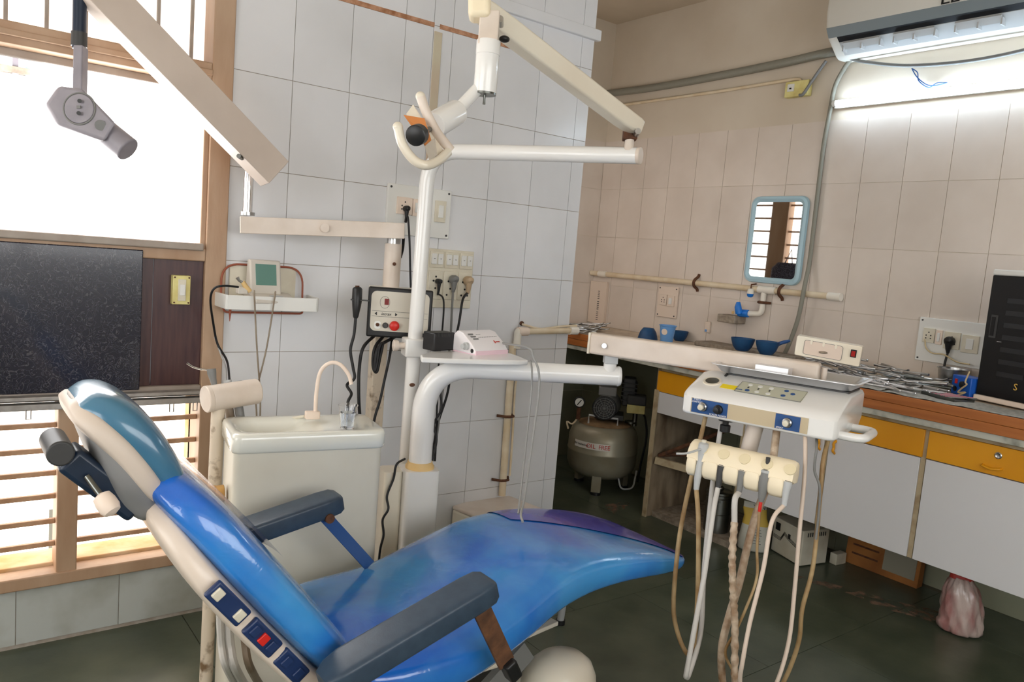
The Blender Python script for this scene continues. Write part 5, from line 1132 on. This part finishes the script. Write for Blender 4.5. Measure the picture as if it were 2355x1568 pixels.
bf = thing('bulb_fitting', 'white and blue bulb fitting hanging under the wall pipe', 'fitting', wx(1725, 676))
q = wx(1726, 672, .045); ob('cap', MB().tube([q+Z_*.020, q+Z_*.016, q, q-Z_*.008], [.006, .015, .018, .018], 18), 'pvc_white', bf); ob('bulb', MB().tube([q-Z_*.008, q-Z_*.020, q-Z_*.026], [.0175, .015, .008], 18), 'tap_blue', bf)
ob('hook', MB().tube([q+Z_*.018, q+Z_*.04, V((XB-.005, q.y, q.z+.045))], .004, 6), 'rust', bf)
wb = wx(1682, 733, .05); tag(ob('stone_block', MB().cbox(wb, Y_*.115, X_*.095, Z_*.042), 'stone_gray', bevel=.006), 'rough grey stone block soap ledge beside the blue tap', 'ledge')
cw = thing('soap_dispenser', 'small white wall dispenser plate with a green mark', 'dispenser', wx(1628, 755)); q = wx(1628, 752, .008); ob('plate', MB().cbox(q, Y_*.032, X_*.014, Z_*.06), 'plate_beige', cw, bevel=.003); ob('green_mark', MB().cbox(q-X_*.008-Z_*.02+Y_*.006, Y_*.012, X_*.002, Z_*.012), 'cup_blue', cw)
# mirror
my, mz = (2.365, 1.456); mt = thing('wall_mirror', 'rectangular mirror in a pale blue rounded plastic frame', 'mirror', (XB-.01, my, 1.24))
MWd, MHt = .33, .445
outer, inner = rrect(MWd, MHt, .045, 6), rrect(MWd-.062, MHt-.062, .022, 6)
fr_m = MB(); lo_ = [V((XB-.003, my+a, mz+b)) for a, b in outer]; hi_ = [V((XB-.018, my+a*.985, mz+b*.985)) for a, b in outer]; mid_ = [V((XB-.024, my+(a+c)/2, mz+(b+d)/2)) for (a, b), (c, d) in zip(outer, inner)]; in_ = [V((XB-.014, my+a, mz+b)) for a, b in inner]
fr_m.loft([lo_, hi_, mid_, in_], True, False); ob('frame', fr_m, 'mirror_blue', mt, smooth=50)
ob('glass', MB().loft([[V((XB-.0145, my+a, mz+b)) for a, b in inner], [V((XB-.0135, my+a, mz+b)) for a, b in inner]]), 'mirror_glass', mt, smooth=0)
# dark bag hanging by the recess window, seen only in the mirror
hb_ = thing('hanging_bag', 'dark speckled cloth bag hanging by the recess window, seen in the mirror', 'bag', (XP+.05, 3.03, 1.02))
ob('cloth', MB().loft([sring((XP+.045, 3.03, z), X_, Y_, a, b, .8, 20) for z, a, b in ((1.02, .02, .06), (1.05, .034, .10), (1.20, .036, .115), (1.33, .03, .11), (1.37, .012, .07))]), 'dark_cloth', hb_, smooth=60)
ob('strap', MB().tube([(XP+.03, 3.0, 1.36), (XP+.012, 3.03, 1.46), (XP+.03, 3.06, 1.36)], .004, 6), 'dark_cloth', hb_)
# vented cover, boards, junction box
vt = thing('vented_cover', 'cream metal cover plate with a column of slots in the recess corner', 'cover', (XB-.01, 3.62, .885))
ob('plate', MB().box(XB-.022, XB-.001, 3.545, YC-.004, .882, 1.150), 'plate_beige', vt, bevel=.002)
for k in range(15): ob('slot', MB().box(XB-.0235, XB-.0215, 3.600, 3.616, .905+.0118*k+.008*(k//5), .909+.0118*k+.008*(k//5)), 'dark_gray', vt)
t, ps, u, n = plate('sink_switchboard', 'beige switchboard with one socket and one switch under the wall pipe', 2.965, 3.115, .985, 1.165, 'plate_beige', axis='x')
module(t, ps, u, n, 3.065, 1.085, .052, .062, 'socket', 'plate_beige'); module(t, ps, u, n, 3.008, 1.082, .052, .062, 'switch', 'plate_beige')
t, ps, u, n = plate('counter_switchboard', 'white switchboard with socket, black plug and switch beside the black cabinet', 1.315, 1.597, .962, 1.150, 'plate_white', axis='x')
module(t, ps, u, n, 1.548, 1.075, .048, .062, 'socket'); module(t, ps, u, n, 1.506, 1.072, .026, .062, 'switch', 'plate_pink'); module(t, ps, u, n, 1.452, 1.065, .064, .072, 'socket'); module(t, ps, u, n, 1.380, 1.060, .066, .074, 'switch')
plug('large black plug above the steel bowl', V((XB-.024, 1.455, 1.062)), -X_, 'black_plastic', [wx(2172, 840, .045), wx(2175, 852, .05), wx(2195, 858, .06), wx(2215, 862, .07)], .005, .020)
loose('thin twisted cream wire drooping from the counter switchboard', [wx(2127, 780), wx(2130, 800, .03), wx(2145, 812, .035), wx(2170, 815, .04), wx(2200, 832, .05), wx(2230, 838, .07)], .003, 'cord_cream', 'twisted_wire')
jb = thing('junction_box', 'cream junction box with a small socket high on the back wall', 'junction box', wx(1835, 205))
q = wx(1836, 205, .018); ob('box', MB().cbox(q, Y_*.13, X_*.034, Z_*.075), 'switch_cream', jb, bevel=.003); ob('module', MB().cbox(q-X_*.018+Y_*.030+Z_*.006, Y_*.036, X_*.008, Z_*.036), 'plate_white', jb); ob('rocker', MB().cbox(q-X_*.023+Y_*.030+Z_*.002, Y_*.010, X_*.004, Z_*.006), 'text_black', jb)
loose('thin cream conduit leading to the high junction box', [wx(1400, 246, .012), wx(1640, 212, .012), wx(1790, 188, .012), wx(1835, 182, .012), wx(1842, 190, .014)], .0085, 'pvc', 'thin_conduit')
loose('thick grey corrugated conduit running under the beige wall paint to the air conditioner', [wx(1392, 216, .025), wx(1500, 202, .025), wx(1650, 175, .025), wx(1800, 145, .025), wx(1900, 122, .025), wx(1930, 118, .03)], .021, 'conduit_gray', 'corrugated_conduit')
loose('dark grey cable slanting from the junction box up to the conduit', [wx(1838, 219, .042), wx(1848, 215, .04), wx(1875, 175, .03), wx(1900, 140, .03)], .0075, 'gray_plastic', 'slanted_cable')
loose('grey drain hose falling from the air conditioner past the mirror to the sink', [wx(1958, 135, .03), wx(1940, 160, .02), wx(1920, 200, .018), wx(1908, 260, .018), wx(1895, 330, .018), wx(1886, 400, .018), wx(1874, 500, .02), wx(1862, 600, .022), wx(1850, 660, .05), wx(1836, 730, .05), wx(1815, 790, .04), wx(1797, 828, .03)], .0105, 'conduit_gray', 'drain_hose')
loose('slack grey cable curving below the air conditioner', [wx(1912, 116, .05), wx(1935, 124, .05), wx(1960, 136, .05), wx(2000, 144, .05), wx(2080, 151, .05), wx(2180, 146, .05), wx(2280, 132, .05), wx(2400, 104, .05), wx(2520, 66, .03), wx(2600, 20, .012)], .008, 'gray_plastic', 'slack_cable')
for k, dx in enumerate((0, 5)): loose(['twisted blue-grey flex pair above the tube lamp, upper strand', 'twisted blue-grey flex pair above the tube lamp, lower strand'][k], [wx(2097, 157, .01), wx(2105+dx, 172-dx, .014), wx(2118-dx, 186, .016), wx(2135, 196+dx, .016), wx(2155, 196-dx, .016), wx(2178, 190, .03)], .0022, 'blue_label', 'lamp_flex')
tl = thing('tube_lamp', 'lit white tube lamp on the back wall above the mirror', 'lamp', (XB-.03, 1.5, 2.1))
ob('batten', MB().box(XB-.018, XB-.001, .90, 2.125, 2.085, 2.120), 'plate_white', tl)
ob('tube', MB().cyl((XB-.034, .92, 2.104), (XB-.034, 2.11, 2.104), .0135, n=20), 'tube_glow', tl)
for y in (.91, 2.118): ob('end_cap', MB().cyl((XB-.034, y-.01, 2.104), (XB-.034, y+.006, 2.104), .0145), 'plate_white', tl)
# air conditioner
ac = thing('air_conditioner', 'white split air conditioner with open louvres high on the back wall', 'air conditioner', (XB-.1, 1.55, 2.29))
y0, y1 = .98, 2.10
aprof = [(3.446, 2.64), (3.446, 2.292), (3.37, 2.290), (3.345, 2.300), (3.285, 2.345), (3.262, 2.362), (3.235, 2.400), (3.225, 2.46), (3.228, 2.56), (3.26, 2.63)]
def acl(pr, ys): return MB().loft([[V((3.446+(x-3.446)*k, y, z+(1-k)*.02)) for x, z in pr] for y, k in ys])
ob('body', acl(aprof, ((y0, .98), (y0+.01, 1), (y1-.02, 1), (y1, .93))), 'ac_white', ac, bevel=.003, smooth=45)
off = V((-.004, 0, -.006))
def strip(a, b, w0, w1, m, nm, o=.002):
    p, q = V((a[0], 0, a[1])), V((b[0], 0, b[1])); nrm = V((p.z-q.z, 0, q.x-p.x)).normalized(); nrm = nrm if nrm.z < 0 else -nrm
    return ob(nm, MB().hexa([p+Y_*w0+nrm*o, p+Y_*w1+nrm*o, q+Y_*w1+nrm*o, q+Y_*w0+nrm*o]+[p+Y_*w0-nrm*.001, p+Y_*w1-nrm*.001, q+Y_*w1-nrm*.001, q+Y_*w0-nrm*.001]), m, ac)
strip((3.262, 2.362), (3.235, 2.400), y0+.02, y1-.01, 'ac_gray', 'gray_lip')
strip((3.285, 2.345), (3.262, 2.362), y0+.04, y1-.05, 'ac_dark', 'outlet_slot')
strip((3.345, 2.300), (3.287, 2.344), y0+.04, y1-.05, 'ac_gray' if False else 'light_gray', 'outlet_plate')
for a in (2.03, 1.80, 1.55, 1.28):
    lvn = ob('louvre', MB().hexa([V((3.283, a-.17, 2.340)), V((3.283, a, 2.340)), V((3.305, a, 2.318)), V((3.305, a-.17, 2.318)), V((3.279, a-.17, 2.334)), V((3.279, a, 2.334)), V((3.301, a, 2.312)), V((3.301, a-.17, 2.312))]), 'light_gray', ac)
    for b in (a, a-.085, a-.17): ob('louvre_fin', MB().box(3.287, 3.322, b-.003, b+.003, 2.302, 2.33), 'light_gray', ac)
text('LLOYD', (3.2235, 1.470, 2.418), -Y_, Z_+X_*.05, .062, 'text_black', ac, wide=1.25, depth=.001)

# ---------------------------------------------------------------- air compressor and things under the worktop
cc = V((3.055, 3.07, 0)); cmp_ = thing('air_compressor', 'grey-green air compressor with OIL FREE label under the worktop', 'compressor', cc)
ob('tank', MB().lathe([(.02, .098), (.08, .100), (.14, .112), (.178, .140), (.194, .180), (.196, .245), (.1985, .250), (.1985, .258), (.196, .263), (.195, .325), (.180, .372), (.145, .402), (.08, .418), (.02, .420)], cc-Z_*.028, n=48), 'tank', cmp_, smooth=60)
ob('tank_lid', MB().lathe([(.150, .402), (.12, .4125), (.08, .4205), (.02, .4225)], cc-Z_*.028, n=48), 'tank_rust', cmp_, smooth=60)
tocam = V((-cc.x, -cc.y, 0)).normalized(); tr_ = V((-tocam.y, tocam.x, 0)); tr_ = tr_ if tr_.dot(CR) > 0 else -tr_
for ang in (12, 130, 250):
    d = Matrix.Rotation(radians(ang), 3, 'Z') @ (tocam*.95-tr_*.3).normalized(); f = cc+d*.15
    ob('leg', MB().beam(f+Z_*.115, f+Z_*.012, d, .052, .03), 'tank', cmp_, bevel=.003); ob('foot_pad', MB().cyl(f, f+Z_*.014, .03), 'black_plastic', cmp_)
# curved label
def arc(a0, a1, z0, z1, r, m, nm, par):
    n_ = 14; lo, hi = [], []
    for i in range(n_+1):
        t = radians(a0+(a1-a0)*i/n_); d = tocam*cos(t)+tr_*sin(t); lo.append(cc+d*r+Z_*z0); hi.append(cc+d*r+Z_*z1)
    return ob(nm, MB().loft([lo, hi], False, False, False), m, par, smooth=60)
arc(-50, 10, .257, .294, .199, 'label_white', 'label', cmp_)
def arctext(s, mid, z, size, m, step):
    for i, ch in enumerate(s):
        if ch == ' ': continue
        t = radians(mid+(i-(len(s)-1)/2)*step); d = tocam*cos(t)+tr_*sin(t); rt = tr_*cos(t)-tocam*sin(t)
        text(ch, cc+d*.1998+Z_*z, rt, Z_, size, m, cmp_, 'letter', depth=.0003)
arctext('OIL FREE', -6, .275, .034, 'text_red', 4.6); arctext('Air technology', -36, .276, .018, 'dark_gray', 2.0)
mo = cc+Z_*.475-tr_*.01
hd_ = tocam
ob('motor_bracket', MB().tube([cc-tr_*.09+tocam*.09+Z_*.375, cc-tr_*.09+tocam*.09+Z_*.427, cc+tr_*.07+tocam*.09+Z_*.421, cc+tr_*.07+tocam*.09+Z_*.37], .006, 8), 'light_gray', cmp_)
ob('motor_bed', MB().cbox(cc+Z_*.422+tr_*.02, tr_*.16, tocam*.14, Z_*.03), 'dark_gray', cmp_, bevel=.004)
mt_ = ob('motor', MB().cyl(mo+tocam*.09, mo-tocam*.08+tr_*.03, .066, n=32), 'gray_plastic', cmp_, bevel=.006)
gr_ = ob('fan_grille', MB().cyl(mo+tocam*.088, mo+tocam*.104, .068, n=36), 'black_plastic', cmp_, bevel=.005)
for r_ in (.02, .032, .044, .056): ob('grille_ring', MB().tube([mo+tocam*.1055+tr_*(r_*cos(t))+Z_*(r_*sin(t)) for t in [2*pi*k/28 for k in range(29)]], .0014, 5), 'gray_plastic', gr_)
for k in range(6): a = pi*k/6; ob('grille_spoke', MB().cyl(mo+tocam*.1055+(tr_*cos(a)+Z_*sin(a))*.06, mo+tocam*.1055-(tr_*cos(a)+Z_*sin(a))*.06, .0012, n=5), 'gray_plastic', gr_)
ob('capacitor_box', MB().cbox(mo+Z_*.085+tr_*.01, tr_*.10, tocam*.09, Z_*.05), 'gray_plastic', cmp_, bevel=.006)
ob('cylinder_head', MB().cbox(mo+tr_*.13+Z_*.085-tocam*.05, tr_*.07, tocam*.09, Z_*.16), 'dark_gray', cmp_, bevel=.008)
for k in range(5): ob('cooling_fin', MB().cbox(mo+tr_*.13+Z_*(.04+.024*k)-tocam*.05, tr_*.085, tocam*.105, Z_*.006), 'black_plastic', cmp_)
psb = cc+tr_*.165+Z_*.475
psw = ob('pressure_switch', MB().cbox(psb, tr_*.10, tocam*.07, Z_*.05), 'switch_cream', cmp_, bevel=.004); ob('switch_cover', MB().cbox(psb+Z_*.050, tr_*.105, tocam*.08, Z_*.055), 'dark_gray', psw, bevel=.008)
ob('manifold', MB().cyl(psb-Z_*.1, psb-Z_*.02, .014), 'steel_dark', cmp_); ob('manifold_wheel', MB().cyl(psb-Z_*.085-tr_*.02, psb-Z_*.075-tr_*.02, .035), 'steel_dark', cmp_)
ob('black_lead', MB().tube(spl([psb+tr_*.04-Z_*.02, psb+tr_*.06-Z_*.06, psb+tr_*.075-Z_*.16, psb+tr_*.06-Z_*.3, psb+tr_*.05-Z_*.42], 5), .006, 8), 'black_cord', cmp_)
gg = cc-tr_*.15+Z_*.49+tocam*.06; ga = ob('pressure_gauge', MB().cyl(gg, gg+tocam*.022, .031, n=28), 'black_plastic', cmp_, bevel=.003); ob('gauge_face', MB().cyl(gg+tocam*.022, gg+tocam*.0235, .024, n=28), 'plate_white', ga); ob('gauge_needle', MB().cbox(gg+tocam*.0245, (tr_+Z_*1.4)*.022, (tr_*1.4-Z_)*.003, tocam*.001), 'text_black', ga)
ob('regulator', MB().cyl(gg-Z_*.03, gg-Z_*.10, .012), 'collar_yellow' if False else 'rust', cmp_); ob('air_line', MB().tube(spl([gg-Z_*.09, gg-Z_*.13-tr_*.03, gg-Z_*.12-tr_*.06, gg-Z_*.16-tr_*.05], 5), .005, 8), 'pvc', cmp_)
ob('drain_tube', MB().tube(fillet([cc+tr_*.10+tocam*.1+Z_*.11, cc+tr_*.12+tocam*.12+Z_*.035, cc+tr_*.19+tocam*.08+Z_*.035, cc+tr_*.20+tocam*.08+Z_*.14], .03, 5), .005, 8), 'light_gray', cmp_)
dt = V((2.62, 3.42, 0)); d2 = thing('spare_tank', 'dark spare air tank behind the compressor by the pier', 'tank', dt)
ob('shell', MB().lathe([(.02, .06), (.12, .07), (.16, .11), (.165, .20), (.165, .25), (.15, .30), (.08, .33), (.02, .335)], dt, n=32), 'tank', d2, smooth=60)
ob('foot_ring', MB().lathe([(.13, 0), (.14, .0), (.14, .09), (.13, .09)], dt, n=32, cap0=False, cap1=False), 'black_plastic', d2)

bi = PZ(1655, 1236, 0); bi = V((max(bi.x, 3.03), bi.y+.03, 0)); bn_ = thing('steel_bin', 'ribbed stainless steel bin under the open cabinet', 'bin', bi)
ob('drum', MB().lathe([(.060, 0), (.063, .003), (.063, .014), (.060, .016), (.060, .118), (.062, .121), (.060, .124), (.060, .195), (.062, .198), (.060, .201), (.060, .212), (.0625, .216), (.0625, .226), (.055, .228), (.004, .23)], bi, n=36), 'steel_dark', bn_, smooth=30)
ob('lid_knob', MB().sphere(bi+Z_*.24, (.02, .02, .014)), 'steel', bn_)
text('CH', bi+(V((-bi.x, -bi.y, 0)).normalized()*.062)+Z_*.185, CR, Z_, .016, 'text_black', bn_, depth=.0003)
bg = PZ(1728, 1268, 0); bgt = thing('cement_bag', 'half-empty printed plastic powder bag slumped under the counter', 'bag', bg)
bd_ = V((-bg.x, -bg.y, 0)).normalized(); br_ = V((-bd_.y, bd_.x, 0)); br_ = br_ if br_.dot(CR) > 0 else -br_
ob('sack', MB().loft([sring(bg-bd_*.03+Z_*z+br_*o, br_, bd_, a, b, .7, 24) for z, a, b, o in ((.001, .060, .034, 0), (.01, .066, .040, 0), (.06, .066, .042, .002), (.12, .060, .036, .004), (.16, .050, .024, .0), (.19, .052, .014, -.006), (.225, .050, .006, -.008))]), 'bag_white', bgt, smooth=60)
ob('yellow_band', MB().loft([sring(bg-bd_*.03+Z_*z+br_*o, br_, bd_, a, b, .7, 24) for z, a, b, o in ((.125, .060, .037, .004), (.16, .051, .026, .0), (.19, .053, .0155, -.006), (.20, .053, .013, -.006))], False, False), 'bag_yellow', bgt, smooth=60)
text('TION', bg-bd_*.018+Z_*.208+br_*.012, br_, Z_, .022, 'text_black', bgt, depth=.0004)
for k in range(6): ob('print_line', MB().cbox(bg+bd_*.013+Z_*(.045+.013*k)+br_*.012, br_*(.05-.006*(k % 3)), bd_*.0006, Z_*.003), 'gray_plastic', bgt)
sA_, sB_, sC_ = PZ(1838, 1304, 0), PZ(1768, 1262, 0), PZ(1915, 1294, 0)
sL = (sB_-sA_).normalized()*.20; sR_ = V((-sL.y, sL.x, 0)); sR_ = (sR_ if sR_.dot(sC_-sA_) > 0 else -sR_).normalized()*.175
sR_ = (sC_-sA_).normalized()*.16; STH = .165
stz = thing('voltage_stabilizer', 'beige voltage stabilizer box with zigzag lines under the counter', 'stabilizer', sA_)
ob('case', MB().loft([[sA_+Z_*.004, sA_+sL+Z_*.004, sA_+sL+sR_+Z_*.004, sA_+sR_+Z_*.004], [sA_+Z_*STH, sA_+sL+Z_*STH, sA_+sL+sR_+Z_*STH, sA_+sR_+Z_*STH]]), 'stabilizer', stz, bevel=.004)
sLn = sL.normalized(); sN = sLn.cross(Z_); sN = sN if sN.dot(sA_) < 0 else -sN
fz = lambda a, c, o=.0015: sA_+sLn*a+Z_*c+sN*o
for k in range(3): ob('zigzag_line', MB().tube([fz(.005, .080-.006*k), fz(.10, .108-.006*k), fz(.118, .118-.006*k), fz(.140, .082-.006*k), fz(.19, .086-.006*k)], .0011, 5), 'text_black', stz)
ob('black_window', MB().cbox(fz(.165, .128), sLn*.03, sN*.002, Z_*.035), 'text_black', stz); ob('black_slot', MB().cbox(fz(.085, .108), sLn*.014, sN*.002, Z_*.022), 'text_black', stz)
ob('amber_lamp', MB().cbox(fz(.018, .05), sLn*.010, sN*.002, Z_*.05), 'knob_yellow', stz)
sRn = sR_.normalized(); sM = sRn.cross(Z_); sM = sM if sM.dot(sL) < 0 else -sM
for k in range(9): ob('vent_slot', MB().cbox(sA_+sRn*(.03+.013*k)+Z_*.145+sM*.0012, sRn*.005, sM*.002, Z_*.018), 'dark_gray', stz)
sx = PZ(1922, 1300, 0); sxr = (PZ(1950, 1294, 0)-sx).normalized(); tag(ob('small_box', MB().obox(sx, sxr*.07, V((-sxr.y, sxr.x, 0))*.035, Z_*.05), 'stabilizer', bevel=.002), 'small plain beige box beside the stabilizer', 'box')
ca_, cb2 = PZ(1958, 1292, 0), PZ(2112, 1348, 0); xk = 3.36
ct = thing('carton', 'flattened brown carton with printed labels leaning on the wall under the counter', 'carton', (xk, 1.58, 0))
ob('panel', MB().hexa([(xk, 1.42, 0), (xk+.05, 1.42, 0), (xk+.05, 1.75, 0), (xk, 1.75, 0), (xk+.02, 1.42, .23), (xk+.06, 1.42, .23), (xk+.06, 1.75, .23), (xk+.02, 1.75, .23)]), 'carton', ct, bevel=.003)
ob('label_sheet', MB().hexa([(xk-.001, 1.435, .03), (xk+.004, 1.435, .03), (xk+.004, 1.575, .03), (xk-.001, 1.575, .03), (xk+.014, 1.435, .20), (xk+.02, 1.435, .20), (xk+.02, 1.575, .20), (xk+.014, 1.575, .20)]), 'carton_label', ct)
for k in range(4): ob('print_line', MB().hexa([V((xk+.0025+.004*k, 1.60, .05+.04*k)), V((xk+.0045+.004*k, 1.60, .05+.04*k)), V((xk+.0045+.004*k, 1.72, .05+.04*k)), V((xk+.0025+.004*k, 1.72, .05+.04*k)), V((xk+.0035+.004*k, 1.60, .058+.04*k)), V((xk+.0055+.004*k, 1.60, .058+.04*k)), V((xk+.0055+.004*k, 1.72, .058+.04*k)), V((xk+.0035+.004*k, 1.72, .058+.04*k))]), 'rust', ct)
pg = PZ(2200, 1462, 0); pgt = thing('plastic_bag', 'tied translucent pinkish plastic bag on the floor under the counter', 'bag', pg)
gd = V((-pg.x, -pg.y, 0)).normalized(); grr = V((-gd.y, gd.x, 0)); grr = grr if grr.dot(CR) > 0 else -grr
rg = random.Random(3); ringsb = []
bz = spl([V((.002, .050, .01)), V((.012, .068, .008)), V((.05, .072, .004)), V((.10, .070, .0)), V((.15, .062, -.004)), V((.185, .048, -.008)), V((.210, .034, -.01))], 4)
for k_, q in enumerate(bz):
    z, a, o = q; fold = lambda t: 1+.05*sin(5*t+z*25)+.035*sin(11*t-z*50+1)+.03*sin(17*t+z*80)+(.14*max(0, cos(t-2.6))**6 if z < .05 else 0)+rg.uniform(-.012, .012)
    ringsb.append([pg+gd*-.05+grr*(o+a*fold(t)*cos(t))+gd*(a*.92*fold(t)*sin(t))+Z_*z for t in [2*pi*j/56 for j in range(56)]])
ob('sack', MB().loft(ringsb), 'plastic_bag', pgt, smooth=60)
ob('red_top', MB().loft([sring(pg-gd*.05+Z_*z+grr*-.012, grr, gd, a, b, .8, 20) for z, a, b in ((.204, .040, .03), (.215, .038, .026), (.235, .034, .02))]), 'bag_red', pgt, smooth=60)
